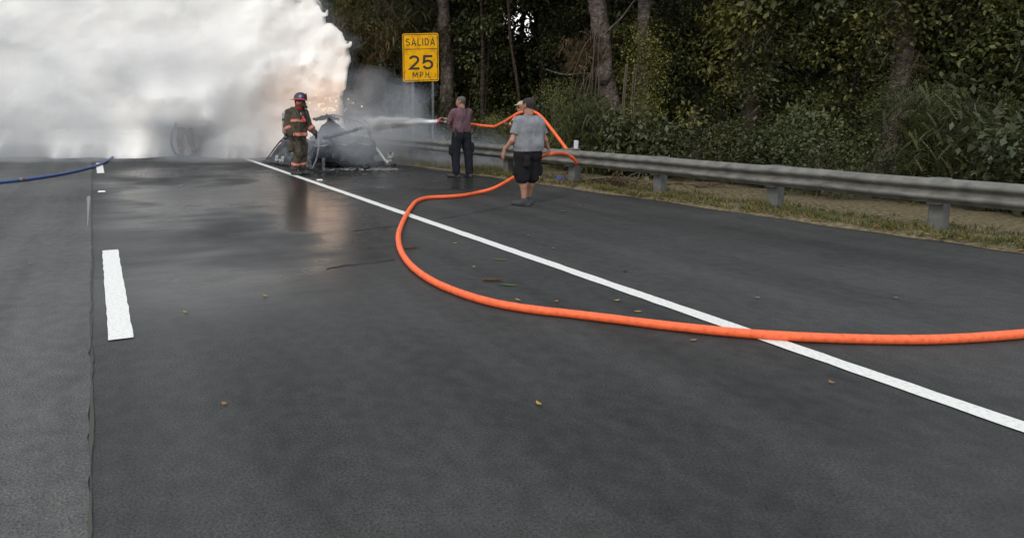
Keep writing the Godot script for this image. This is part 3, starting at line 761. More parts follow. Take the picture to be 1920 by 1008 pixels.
	# young leafy trees between the big trunks: [px, distance, height, spread, clumps, dark, light, label]
	var young = [[695, 25.0, 6.0, 1.2, 150, dk, md, "leafy young tree between the smoke column and the leaning stems"],
		[870, 22.2, 5.2, 1.1, 120, dk * 0.8, md, "young tree with dark broad leaves just right of the moss-hung trunk"], [925, 22.8, 4.2, 1.1, 90, dk * 0.8, lt, "young dark-leaved tree right of the slim reddish trunk"], [1000, 23.5, 3.6, 1.2, 110, md, lt * 1.2, "low young tree under the bright gap in the leaves"],
		[1060, 20.5, 4.6, 1.0, 110, dk, md, "young tree left of the gnarled tree's hanging vines"], [905, 21.0, 7.0, 1.4, 60, dk, md, "thin-leaved tree reaching over the slim reddish trunk"], [1090, 19.5, 6.5, 1.0, 70, dk, md, "young tree behind the gnarled tree"], [1185, 17.2, 4.0, 0.7, 100, md, lt, "bright young tree right of the gnarled trunk"],
		[1250, 17.0, 4.5, 1.0, 130, dk, md, "young tree just beyond the vine-clad tree"], [1345, 16.0, 4.6, 1.1, 130, dk, lt, "young tree left of the stout brown trunk"], [1465, 14.8, 4.2, 1.0, 130, dk, md, "young tree right of the stout brown trunk"], [1590, 13.8, 4.4, 1.1, 130, dk, lt, "young tree left of the thick mossy tree"], [1730, 12.6, 4.2, 1.0, 130, dk, md, "young tree right of the thick mossy tree"], [1870, 11.6, 4.0, 1.0, 130, dk, md, "young tree left of the nearest tree"]]
	for q in young:
		b = far_point(q[0], 270, q[1]); b.y = 0
		var h = q[2]
		var sway = rng.randfn() * 0.25
		var k = q[4]
		tree("young_tree", q[7], b, [Vector3(0, -0.1, 0), Vector3(sway * 0.4, h * 0.4, 0.03), Vector3(sway, h, 0)], 0.045, 0.015,
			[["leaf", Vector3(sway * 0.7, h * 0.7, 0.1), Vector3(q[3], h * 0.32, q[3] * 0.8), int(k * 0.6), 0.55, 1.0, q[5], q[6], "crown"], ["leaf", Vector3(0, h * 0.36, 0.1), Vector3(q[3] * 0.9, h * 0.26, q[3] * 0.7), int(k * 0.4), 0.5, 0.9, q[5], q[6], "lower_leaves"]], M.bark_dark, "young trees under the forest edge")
	verge_plants()
func verge_plants():
	# short grass along the shoulder's edge
	var V := PackedVector3Array(); var N := PackedVector3Array(); var C := PackedColorArray(); var I := PackedInt32Array()
	for i in 9: leaf(V, N, C, I, Vector3(rng.randfn() * 0.02, 0, rng.randfn() * 0.02), (Vector3.UP + rand_dir() * 0.5).normalized(), rand_dir(), rng.randf_range(0.05, 0.12), 0.004, Color(0.7, 0.7, 0.6).lerp(Color.WHITE, rng.randf()))
	var tuft = tri_mesh(V, N, I, null, null, C)
	V = PackedVector3Array(); N = PackedVector3Array(); C = PackedColorArray(); I = PackedInt32Array()
	leaf(V, N, C, I, Vector3.ZERO, Vector3(1, 0.15, 0).normalized(), Vector3.UP, 0.08, 0.02, Color.WHITE)
	var dead = tri_mesh(V, N, I, null, null, C)
	for kind in [["verge_grass", tuft, 5200], ["leaf_litter", dead, 3600]]:
		var mm = MultiMesh.new(); mm.transform_format = MultiMesh.TRANSFORM_3D; mm.use_colors = true; mm.mesh = kind[1]; mm.instance_count = kind[2]
		for i in kind[2]:
			var t = rng.randf_range(-8.5, 23.0); var o = -0.55 + absf(rng.randfn()) * 0.55
			var p = rail_at(t) + rail_out() * o + Vector3(0, 0.045 + 0.05 * wob.get_noise_2d(t * 2.0, o * 3.0), 0)
			if kind[0] == "verge_grass" and wob.get_noise_2d(t * 1.1, o * 2.0) < -0.1: p.y -= 0.06
			var s = rng.randf_range(0.5, 1.3)
			mm.set_instance_transform(i, Transform3D(Basis(Vector3.UP, rng.randf() * TAU).scaled(Vector3.ONE * s), p))
			mm.set_instance_color(i, Color(0.07, 0.1, 0.025).lerp(Color(0.24, 0.2, 0.07), rng.randf()) if kind[0] == "verge_grass" else Color(0.1, 0.05, 0.02).lerp(Color(0.36, 0.22, 0.07), rng.randf()))
		var o2 = MultiMeshInstance3D.new(); o2.multimesh = mm; o2.material_override = M.leaf; o2.name = kind[0]; add_child(o2)
		tag(o2, "short yellowing grass along the foot of the guardrail" if kind[0] == "verge_grass" else "brown dead leaves scattered under the guardrail", "grass" if kind[0] == "verge_grass" else "leaves", "", "stuff")

# ---------------------------------------------------------------- guardrail
func guardrail():
	var g = thing("guardrail", "weathered steel W-beam guardrail on grey posts along the verge", "guardrail", rail_at(0))
	var dir = Vector3(0.4565, 0, 0.8897); var out = rail_out()
	# the beam's section: (towards the road, height)
	var sec = [[0.005, 0.42], [0.012, 0.435], [0.07, 0.468], [0.082, 0.485], [0.082, 0.512], [0.07, 0.53], [0.012, 0.56], [0.004, 0.575], [0.012, 0.59], [0.07, 0.62], [0.082, 0.638], [0.082, 0.665], [0.07, 0.682], [0.012, 0.715], [0.005, 0.73]]
	for k in 6:
		var t0 = -9.0 + k * 3.81; var t1 = t0 + 3.81 + 0.28
		var st = st_new()
		var n = 14
		var lift = 0.0 if k % 2 else 0.004     # the panels lap
		for side in [0.0, 0.0045]:
			for i in n:
				for j in sec.size() - 1:
					var q = []
					for e in [[i, j], [i + 1, j], [i + 1, j + 1], [i, j + 1]]:
						var t = lerpf(t0, t1, float(e[0]) / n)
						var s = sec[e[1]]
						var dent = 0.012 * wob.get_noise_2d(t * 0.8, s[1] * 2.0 + 4.0)
						q.append(dir * t - out * (0.2 + s[0] - side + lift + dent) + Vector3(0, s[1] + 0.012 * wob.get_noise_1d(t * 0.5), 0))
					if side == 0.0: quad(st, q[0], q[1], q[2], q[3])
					else: quad(st, q[3], q[2], q[1], q[0])
		obj("rail_panel", st_done(st), M.rail, g)
		# the splice bolts
		for s in [0.5, 0.65]:
			for e in [0.07, 0.2]:
				var bolt = st_new()
				lathe(bolt, [Vector2(0.018, 0), Vector2(0.016, 0.012), Vector2(0.0, 0.016)], 8, Transform3D(Basis(dir, -out, Vector3.UP).orthonormalized() * Basis(Vector3.RIGHT, 0.0), dir * (t0 + e) - out * 0.287 + Vector3(0, s, 0)))
				obj("bolt", st_done(bolt), M.post, g)
	var tp = 5.55
	var b = Basis(dir, Vector3.UP, out)
	var k = -7
	while tp + k * 1.905 < 14.0:
		var t = tp + k * 1.905; k += 1
		var c = dir * t
		var lean = Basis(dir, 0.03 * wob.get_noise_1d(t * 3.0)) * b
		obj("post", box_mesh(c + Vector3(0, 0.34, 0) + out * 0.02, Vector3(0.15, 0.76, 0.2), lean, 0.012), M.post, g)
		obj("blockout", box_mesh(c - out * 0.1395 + Vector3(0, 0.56, 0), Vector3(0.13, 0.34, 0.11), b, 0.01), M.post, g)
	# the pale marker block standing up at one post
	obj("reflector_block", box_mesh(dir * (tp + 0.05) + Vector3(0, 0.835, 0) - out * 0.02, Vector3(0.09, 0.17, 0.04), b, 0.006), M.reflector, g).set_meta("label", "pale block marker standing on top of a post")
	obj("cap_plate", box_mesh(dir * (tp - 0.05) + Vector3(0, 0.742, 0) - out * 0.06, Vector3(0.34, 0.02, 0.2), b, 0.005), M.rail, g)

# ---------------------------------------------------------------- the exit sign
func ribbon(st, pts, w, z):              # a flat stroke with mitred corners
	var n = pts.size(); var L = []; var R = []
	for i in n:
		var d1 = (pts[i] - pts[maxi(i - 1, 0)]).normalized(); var d2 = (pts[mini(i + 1, n - 1)] - pts[i]).normalized()
		if i == 0: d1 = d2
		if i == n - 1: d2 = d1
		var m = (d1 + d2).normalized(); var nn = Vector2(-m.y, m.x)
		var k = w * 0.5 / maxf(0.4, nn.dot(Vector2(-d1.y, d1.x)))
		L.append(pts[i] + nn * k); R.append(pts[i] - nn * k)
	st.set_smooth_group(-1)
	for i in n - 1:
		var q = []
		for p in [R[i], R[i + 1], L[i + 1], L[i]]: q.append(Vector3(p.x, p.y, z))
		quad(st, q[0], q[1], q[2], q[3])
func arc(cx, cy, rx, ry, a0, a1, k := 12):
	var o = []
	for i in k + 1:
		var a = deg_to_rad(lerpf(a0, a1, float(i) / k)); o.append(Vector2(cx + rx * cos(a), cy + ry * sin(a)))
	return o
func glyph(ch):                          # strokes in a box one high; [width, strokes]
	match ch:
		"S": return [0.62, [arc(0.31, 0.74, 0.25, 0.2, 25, 270) + arc(0.31, 0.28, 0.27, 0.22, 90, -155).slice(1)]]
		"A": return [0.72, [[Vector2(0.05, 0), Vector2(0.36, 0.94), Vector2(0.67, 0)], [Vector2(0.19, 0.28), Vector2(0.53, 0.28)]]]
		"L": return [0.5, [[Vector2(0.07, 1), Vector2(0.07, 0.06), Vector2(0.5, 0.06)]]]
		"I": return [0.14, [[Vector2(0.07, 1), Vector2(0.07, 0)]]]
		"D": return [0.62, [[Vector2(0.3, 0.06), Vector2(0.07, 0.06), Vector2(0.07, 0.94), Vector2(0.3, 0.94)] + arc(0.27, 0.5, 0.3, 0.44, 80, -80)]]
		"M": return [0.9, [[Vector2(0.07, 0), Vector2(0.07, 1)], [Vector2(0.83, 0), Vector2(0.83, 1)], [Vector2(0.1, 0.95), Vector2(0.45, 0.22), Vector2(0.8, 0.95)]]]
		"P": return [0.62, [[Vector2(0.07, 0), Vector2(0.07, 0.94), Vector2(0.34, 0.94)] + arc(0.34, 0.69, 0.22, 0.25, 80, -90) + [Vector2(0.14, 0.44)]]]
		"H": return [0.66, [[Vector2(0.07, 0), Vector2(0.07, 1)], [Vector2(0.59, 0), Vector2(0.59, 1)], [Vector2(0.14, 0.52), Vector2(0.52, 0.52)]]]
		".": return [0.16, [[Vector2(0.0, 0.06), Vector2(0.13, 0.06)]]]
		"2": return [0.76, [arc(0.37, 0.7, 0.29, 0.23, 165, -20) + [Vector2(0.58, 0.52), Vector2(0.1, 0.075), Vector2(0.74, 0.075)]]]
		"5": return [0.76, [[Vector2(0.7, 0.93), Vector2(0.14, 0.93), Vector2(0.09, 0.5), Vector2(0.17, 0.54)] + arc(0.37, 0.34, 0.31, 0.27, 110, -160)]]
	return [0.3, []]
func lettering(called, text, x, y, h, wide, weight, gap, z, parent, tilt):
	var st = st_new(); var at = x
	for ch in text:
		var g = glyph(ch)
		var layer = 0.0
		for s in g[1]:
			var pts = []
			for p in s: pts.append(Vector2(at + p.x * h * wide, y + p.y * h))
			ribbon(st, pts, weight, z + layer); layer += 0.0006
		at += (g[0] + gap) * h * wide
	return obj(called, st_done(st), M.sign_black, parent)
func round_rect(w, h, r):
	var o = PackedVector2Array()
	for c in [[w - r, h - r, 0], [-w + r, h - r, 90], [-w + r, -h + r, 180], [w - r, -h + r, 270]]:
		for i in 7:
			var a = deg_to_rad(c[2] + 15.0 * i); o.append(Vector2(c[0] + r * cos(a), c[1] + r * sin(a)))
	return o
func slab(st, out2, z0, z1):
	var n = out2.size()
	st.set_smooth_group(-1)
	for i in n:
		var a = out2[i]; var b = out2[(i + 1) % n]
		quad(st, Vector3(a.x, a.y, z0), Vector3(b.x, b.y, z0), Vector3(b.x, b.y, z1), Vector3(a.x, a.y, z1))
		for k in [[z1, 1], [z0, -1]]:
			var t = [Vector3(0, 0, k[0]), Vector3(a.x, a.y, k[0]), Vector3(b.x, b.y, k[0])]
			if k[1] > 0: t = [t[0], t[2], t[1]]
			for p in t: st.add_vertex(p)
func ring_band(st, outer, inner, z):
	var n = outer.size()
	st.set_smooth_group(-1)
	for i in n:
		var j = (i + 1) % n
		quad(st, Vector3(outer[i].x, outer[i].y, z), Vector3(outer[j].x, outer[j].y, z), Vector3(inner[j].x, inner[j].y, z), Vector3(inner[i].x, inner[i].y, z))
func exit_sign():
	var d = 19.0; var c = far_point(788.5, 107.5, d)
	var w = 67.5 * d / F * 0.5; var h = 88.5 * d / F * 0.5
	var s = thing("exit_speed_sign", "yellow exit sign reading SALIDA 25 M.P.H. on two thin steel posts", "road sign", Vector3(c.x, 0, c.z), 0.0)
	var tilt = Basis(Vector3.BACK, 0.028) * Basis(Vector3.UP, 0.06)
	var st = st_new(); slab(st, round_rect(w, h, 0.06), -0.004, 0.004)
	var p = obj("sign_panel", st_done(st), M.sign_yellow, s); p.transform = Transform3D(tilt, Vector3(0, c.y, 0))
	st = st_new()
	ring_band(st, round_rect(w - 0.025, h - 0.025, 0.045), round_rect(w - 0.045, h - 0.045, 0.03), 0.007)
	quad(st, Vector3(-w + 0.045, h * 0.335, 0.007), Vector3(w - 0.045, h * 0.335, 0.007), Vector3(w - 0.045, h * 0.362, 0.007), Vector3(-w + 0.045, h * 0.362, 0.007))
	obj("border", st_done(st), M.sign_black, p)
	var u = d / F                        # metres per photo pixel there
	lettering("lettering", "SALIDA", -27.5 * u, h - 22.5 * u, 13.2 * u, 0.92, 1.75 * u, 0.235, 0.0075, p, tilt)
	lettering("lettering", "25", -22.5 * u, h - 66.5 * u, 26.0 * u, 1.03, 4.3 * u, 0.2, 0.0075, p, tilt)
	lettering("lettering", "M.P.H.", -15.5 * u, h - 81.5 * u, 10.6 * u, 0.98, 1.6 * u, 0.12, 0.0075, p, tilt)
	# rain streaks and rust below the bolts
	for q in [[-22, -84, 5], [-15, -86, 3], [-4, -86, 6], [5, -86, 4], [27, -78, 8], [23, -10, 7], [30, -60, 10], [-29, -70, 6]]:
		st = st_new()
		ribbon(st, [Vector2(q[0] * u, h + (q[1] + q[2] * 0.5) * u), Vector2((q[0] + 0.4) * u, h + q[1] * u), Vector2(q[0] * u, h + (q[1] - q[2] * 0.4) * u)], 0.8 * u, 0.0058)
		obj("rust_streak", st_done(st), M.grime, p)
	for q in [[-16, 38], [16, 38], [-16, -38], [16, -38]]:
		st = st_new(); lathe(st, [Vector2(0.014, 0), Vector2(0.012, 0.006), Vector2(0, 0.008)], 8, Transform3D(Basis(Vector3.RIGHT, PI / 2), Vector3(q[0] * u, q[1] * u, 0.0045)))
		obj("bolt", st_done(st), M.galvanised, p)
	for x in [-14.5, 25.0 - 2.0]:        # U-channel posts
		st = st_new()
		var px = x * u
		for q in [[0.0, -0.012, 0.05, 0.006], [-0.03, -0.022, 0.006, 0.028], [0.03, -0.022, 0.006, 0.028]]:
			box(st, Vector3(px + q[0] + 0.02, (c.y + h) * 0.5 - 0.1, q[1] - 0.012), Vector3(q[2], c.y + h - 0.05, q[3]), Basis(Vector3.BACK, 0.014), 0.001)
		obj("post", st_done(st), M.galvanised, s)

# ---------------------------------------------------------------- the burnt car
func wreck():
	var o = spot(590, 318)
	var w = thing("burnt_car", "burnt-out collapsed car smoking beside the white edge line", "car wreck", o, 0.467)
	# local axes: x along the near end (0 to 1.8), z towards the viewer (the car reaches back to -4.1)
	# near end: cross beam with hanging remains of the bumper
	obj("end_beam", plate_mesh(func(u, v): return Vector3(u * 1.85, 0.30 + v * 0.27 - 0.06 * sin(u * 7.0) * v, 0.02 + 0.05 * sin(v * PI)), 44, 10, 0.06, 0.05, 5.0, 0.10), M.char, w)
	obj("shelf", plate_mesh(func(u, v): return Vector3(u * 1.85, 0.55 + 0.05 * sin(u * 5.0), 0.03 - v * 0.75), 44, 16, 0.05, 0.07, 5.0, 0.08), M.char, w)
	for k in 7:
		var x = 0.12 + k * 0.25 + rng.randfn() * 0.05; var wd = rng.randf_range(0.06, 0.24); var hg = rng.randf_range(0.08, 0.27)
		obj("hanging_scrap", plate_mesh(func(u, v): return Vector3(x + u * wd, 0.42 - v * hg, 0.10 + 0.02 * sin(u * 3.0)), 5, 6, 0.012, 0.03, 7.0, 0.2), M.char_metal if k % 3 else M.char, w)
	# ash crust along the top edge of the beam
	for k in 26:
		var x = rng.randf_range(0.05, 1.8)
		if x > 0.95 and x < 1.15: continue
		var r = rng.randf_range(0.03, 0.07)
		obj("ash_flake", join([blob([[Vector3(x - r, 0.585 + rng.randf() * 0.02, rng.randf_range(-0.25, 0.08)), Vector3(x + r, 0.59 + rng.randf() * 0.03, rng.randf_range(-0.2, 0.09)), r * 0.45, r * 0.3, Vector3(1, 1.4, 1)]], 0.016, 0.01, [], 0.012, 30.0)]), M.ash, w)
	# engine-bay heap under the shelf, floor pan
	obj("floor_pan", plate_mesh(func(u, v): return Vector3(0.1 + u * 1.6, 0.2 + 0.08 * sin(v * 9.0), -0.1 - v * 2.4), 20, 24, 0.04, 0.12, 4.0), M.char, w)
	obj("engine_heap", join([blob([[Vector3(0.35, 0.42, -0.4), Vector3(0.9, 0.5, -0.5), 0.22, 0.2], [Vector3(1.0, 0.4, -0.45), Vector3(1.5, 0.42, -0.4), 0.18, 0.15], [Vector3(0.5, 0.62, -0.7), Vector3(0.75, 0.68, -0.8), 0.16, 0.12]], 0.035, 0.05, [], 0.07, 7.0)]), M.char, w)
	obj("rust_patch", plate_mesh(func(u, v): return Vector3(0.98 + u * 0.42, 0.60 + 0.03 * sin(u * 4.0), 0.05 - v * 0.3), 8, 6, 0.02, 0.03, 6.0, 0.2), M.burnt_rust, w)
	# flanks: the near-left flank with its wheel arch, the far one
	var arch = func(u, v, x):
		var z = -0.05 - u * 2.5; var lo = 0.14
		for c in [-0.75]:
			var dz = (z - c) / 0.4
			if absf(dz) < 1.0: lo = maxf(lo, 0.14 + 0.5 * sqrt(1.0 - dz * dz))
		var hi = 0.72 + 0.1 * sin(u * PI) - 0.45 * u * u * u
		return Vector3(x + 0.05 * sin(v * PI) * signf(0.5 - x) * -1.0, lerpf(lo, hi, v), z)
	obj("flank", plate_mesh(func(u, v): return arch.call(u, v, 0.0), 60, 8, 0.02, 0.06, 4.0), M.char_metal, w)
	obj("flank", plate_mesh(func(u, v): return arch.call(u, v, 1.8), 60, 8, 0.02, 0.06, 4.0), M.char_metal, w)
	# crumpled fender and its bare edge at the near corner
	obj("fender", plate_mesh(func(u, v): return Vector3(-0.16 + 0.18 * v + 0.05 * sin(u * 4.0), 0.04 + v * (0.74 - 0.2 * u), 0.1 - u * 0.65 - 0.1 * v), 16, 16, 0.015, 0.09, 5.0, 0.06), M.char_metal, w)
	obj("fender_edge", tube_mesh(smooth_path([Vector3(-0.13, 0.03, 0.12), Vector3(-0.02, 0.3, 0.14), Vector3(0.06, 0.6, 0.1), Vector3(0.12, 0.78, 0.02)], 0.05), 0.022, 7, 0.5, 9.0), M.bare_steel, w)
	# the big curved panel lying out at the left
	obj("curved_panel", plate_mesh(func(u, v): return Vector3(-0.16 - 0.3 * (1.0 - v) * (1.0 - v) * (1.0 - 0.4 * u), 0.04 + v * 0.8 * sin(clampf(u * 1.15 + 0.04, 0, 1) * PI * 0.5), -2.6 + u * 1.8), 30, 20, 0.02, 0.07, 3.5, 0.04), M.char_metal, w)
	obj("curved_panel_rim", tube_mesh(smooth_path([Vector3(-0.3, 0.06, -2.6), Vector3(-0.2, 0.36, -2.3), Vector3(-0.16, 0.62, -1.9), Vector3(-0.14, 0.83, -1.4), Vector3(-0.1, 0.86, -0.9)], 0.08), 0.02, 6, 0.4, 8.0), M.char_metal, w)
	for k in 6:
		obj("ash_flake", join([blob([[Vector3(-0.42, 0.1 + rng.randf() * 0.08, -1.6 + k * 0.1), Vector3(-0.4, 0.16 + rng.randf() * 0.12, -1.58 + k * 0.1), 0.018, 0.026]], 0.012, 0.01, [], 0.012, 28.0)]), M.ash, w)
	# wheels: tyres gone, rims left
	for q in [[0.12, -0.75], [1.68, -0.75], [1.68, -2.6]]:
		var st = st_new()
		lathe(st, [Vector2(0.0, -0.09), Vector2(0.08, -0.09), Vector2(0.2, -0.05), Vector2(0.23, -0.1), Vector2(0.245, -0.1), Vector2(0.225, 0.0), Vector2(0.245, 0.1), Vector2(0.2, 0.1), Vector2(0.0, 0.08)], 22, Transform3D(Basis(Vector3.BACK, PI / 2), Vector3(q[0], 0.235, q[1])))
		obj("wheel_rim", st_done(st), M.bare_steel, w)
	# the dark triangular lid standing up in the middle
	obj("raised_lid", plate_mesh(func(u, v):
		var e = 1.0 - absf(u - 0.42) / (0.42 if u < 0.42 else 0.58)
		return Vector3(0.3 + u * 1.6 + 0.1 * v, 0.58 + v * (0.74 * pow(maxf(e, 0.0), 1.05)) + 0.02, -0.55 - v * 0.75), 40, 22, 0.03, 0.07, 5.0, 0.12), M.char, w)
	obj("lid_fold", plate_mesh(func(u, v): return Vector3(0.2 + u * 0.5, 0.6 + v * (0.15 + 0.4 * u), -0.5 - v * 0.3 + 0.1 * u), 14, 14, 0.02, 0.08, 6.0, 0.08), M.char_metal, w)
	# pillars and roof bars
	var bars = [[[605, 258, 16.4], [640, 251, 16.6], [674, 241, 16.9], [688, 240, 17.2], [694, 252, 17.2], [697, 272, 17.0]], [[613, 256, 16.35], [630, 273, 16.2], [648, 289, 16.0]], [[690, 240, 17.2], [692, 231, 17.6], [683, 226, 17.9]],
		[[594, 221, 19.0], [612, 216.5, 19.0], [626, 215.5, 18.8], [645, 220, 18.5], [662, 226, 18.2], [676, 230, 17.9], [687, 238, 17.3]], [[587, 222, 19.0], [600, 224, 19.2], [612, 222, 19.4]]]
	var inv = w.transform.affine_inverse()
	for k in bars.size():
		var pts = []
		for p in bars[k]: pts.append(inv * far_point(p[0], p[1], p[2]))
		obj(["roof_bar", "fallen_strut", "roof_bar", "roof_rail", "roof_rail"][k], tube_mesh(smooth_path(pts, 0.06), [0.045, 0.03, 0.025, 0.018, 0.03][k], 8, 0.6, 8.0), M.char_metal, w)
	for p in [[627, 216, 18.8, 10], [645, 221, 18.5, 9], [655, 224, 18.3, 8]]:
		var a = inv * far_point(p[0], p[1], p[2]); obj("rail_stub", tube_mesh([a, a + Vector3(0.01, -p[3] * 0.009, 0), a + Vector3(0.0, -p[3] * 0.016, 0)], 0.016, 6, 0.4, 9.0), M.char_metal, w)
	var hump = []
	for i in 7: hump.append(inv * far_point(588 + i * 8, 224 - 5 * sin(i * 0.5), 19.2))
	obj("roof_remains", join([blob([[hump[0], hump[3], 0.03, 0.055], [hump[3], hump[6], 0.055, 0.03]], 0.025, 0.05, [], 0.09, 11.0)]), M.char, w)
	# near-right corner: lamp housing remains, the pale bar leaning out
	obj("corner_remains", join([blob([[Vector3(1.3, 0.62, -0.2), Vector3(1.75, 0.66, -0.15), 0.07, 0.06], [Vector3(1.45, 0.7, -0.3), Vector3(1.6, 0.75, -0.3), 0.05, 0.04]], 0.025, 0.04, [], 0.05, 14.0)]), M.char_metal, w)
	var pb = []
	for p in [[707, 279, 16.7], [716, 292, 16.4], [728, 307, 16.25]]: pb.append(inv * far_point(p[0], p[1], p[2]))
	obj("pale_bar", tube_mesh(smooth_path(pb, 0.08), 0.032, 8, 0.3, 8.0), M.ash, w)
	var tw = inv * far_point(731, 295, 16.6)
	obj("twisted_sheet", plate_mesh(func(u, v): return tw + Vector3((u - 0.5) * 0.24, (v - 0.5) * 0.28, 0.05 * sin(u * 6.0)), 10, 10, 0.008, 0.16, 9.0, 0.2), M.ash, w)
	obj("prop_leg", box_mesh(Vector3(0.18, 0.15, 0.12), Vector3(0.07, 0.3, 0.06), Basis(Vector3.BACK, -0.06)), M.bare_steel, w)
	# shards on the road round it
	var sh = [[702, 313, 0.62, 0.16, "long charred slab lying on the road at the wreck's right corner"], [686, 318, 0.16, 0.14, "small upright charred shard in front of the wreck"], [668, 319, 0.12, 0.06, "little burnt shard on the road below the wreck's middle"], [737, 311, 0.16, 0.07, "burnt shard at the far right end of the wreck"]]
	for q in sh:
		var a = spot(q[0], q[1])
		var t = thing("charred_shard", q[4], "debris", a, rng.randf_range(0.1, 0.4), "charred shards round the wreck")
		obj("shard", join([blob([[Vector3(-q[2] * 0.4, q[3] * 0.35, 0.05), Vector3(q[2] * 0.35, q[3] * 0.6, 0), q[3] * 0.32, q[3] * 0.4]], 0.018, 0.02, [], 0.035, 16.0)]), M.char, t)
	var mm = MultiMesh.new(); mm.transform_format = MultiMesh.TRANSFORM_3D
	mm.mesh = plate_mesh(func(u, v): return Vector3(u - 0.5, 0.25 * wob.get_noise_2d(u * 3.0, v * 3.0) + 0.2, 0.5 - v), 4, 4, 0.1, 0.2, 4.0, 0.3); mm.instance_count = 420
	for i in 420:
		var p = spot(lerpf(598, 745, pow(rng.randf(), 0.8)), 315.5 + rng.randf() * 4.0)
		if i > 230: p = spot(rng.randf_range(560, 760), rng.randf_range(306, 330))
		mm.set_instance_transform(i, Transform3D(Basis(Vector3.UP, rng.randf() * TAU).scaled(Vector3.ONE * rng.randf_range(0.012, 0.05) * (0.6 if i > 230 else 1.2)), p + Vector3(0, 0.003, 0)))
	var f = MultiMeshInstance3D.new(); f.multimesh = mm; f.material_override = M.ash; f.name = "ash_flakes"; add_child(f)
	tag(f, "pale ash flakes strewn on the road along the wreck's near edge", "ash", "", "stuff")
	# fire low inside the heap
	var fp = far_point(612, 205, 19.9)
	var fl = thing("fire", "small orange fire burning inside the smoke behind the wreck", "fire", Vector3(fp.x, 0, fp.z))
	for q in [[0.0, 0.5, 0.08], [0.15, 0.42, 0.06], [-0.16, 0.42, 0.06]]:
		obj("flame", join([blob([[Vector3(q[0], 0.2, 0), Vector3(q[0] * 0.8, q[1], 0.03), q[2], 0.02]], 0.03, 0.05, [], 0.05, 6.0)]), M.flame, fl)
	var l = OmniLight3D.new(); l.name = "fire_light"; l.light_color = Color(1.0, 0.76, 0.55); l.light_energy = FIRE_E; l.light_size = 0.9; l.omni_range = 20.0; l.omni_attenuation = 2.0; l.shadow_enabled = true
	l.position = Vector3(0, 1.5, 0.1); fl.add_child(l)
	var sm = SphereMesh.new(); sm.radius = 0.0065; sm.height = 0.022; sm.radial_segments = 6; sm.rings = 3
	var ms = MultiMesh.new(); ms.transform_format = MultiMesh.TRANSFORM_3D; ms.mesh = sm; ms.instance_count = 44
	for i in 44:
		var p = far_point(617 + rng.randfn() * 25, 200 - absf(rng.randfn()) * 22 + 12, rng.randf_range(15.4, 16.0))
		ms.set_instance_transform(i, Transform3D(Basis(Vector3.BACK, rng.randfn() * 0.7).scaled(Vector3.ONE * rng.randf_range(0.5, 1.3)), p))
	f = MultiMeshInstance3D.new(); f.multimesh = ms; f.material_override = M.spark; f.name = "sparks"; add_child(f)
	tag(f, "bright sparks flying up above the burnt car", "sparks", "", "stuff")
const FIRE_E := 1.1

# ---------------------------------------------------------------- a car far off in the smoke
func far_car():
	var p = spot(48, 246)
	var c = thing("pale_car", "pale car coming down the far lanes, faint behind the smoke", "car", p, -ROAD_TURN + PI * 0.0)
	obj("body", join([blob([[Vector3(-0.62, 0.55, 1.7), Vector3(-0.62, 0.6, -1.7), 0.3, 0.3], [Vector3(0.62, 0.55, 1.7), Vector3(0.62, 0.6, -1.7), 0.3, 0.3], [Vector3(0, 0.62, 1.7), Vector3(0, 0.65, -1.8), 0.32, 0.32], [Vector3(-0.4, 1.2, 0.2), Vector3(-0.4, 1.2, -1.2), 0.22, 0.22], [Vector3(0.4, 1.2, 0.2), Vector3(0.4, 1.2, -1.2), 0.22, 0.22], [Vector3(0, 1.0, 0.5), Vector3(0, 1.0, -1.4), 0.35, 0.35]], 0.08, 0.12)]), M.car_white, c)
	obj("windscreen", plate_mesh(func(u, v): return Vector3((u - 0.5) * lerpf(1.25, 1.0, v), 0.98 + v * 0.36, 0.95 - v * 0.5), 6, 4, 0.02), M.car_glass, c)
	for x in [-0.62, 0.62]:
		obj("headlight", join([blob([[Vector3(x - 0.12, 0.66, 1.98), Vector3(x + 0.12, 0.67, 1.98), 0.08, 0.08]], 0.025, 0.02)]), M.lamp_glass, c)
		for z in [1.25, -1.3]:
			var st = st_new(); lathe(st, [Vector2(0, -0.11), Vector2(0.28, -0.11), Vector2(0.32, -0.07), Vector2(0.32, 0.07), Vector2(0.28, 0.11), Vector2(0, 0.11)], 18, Transform3D(Basis(Vector3.BACK, PI / 2), Vector3(x * 1.3, 0.32, z)))
			obj("wheel", st_done(st), M.rubber, c)
	obj("grille", box_mesh(Vector3(0, 0.6, 2.02), Vector3(0.7, 0.16, 0.06)), M.black_plastic, c)

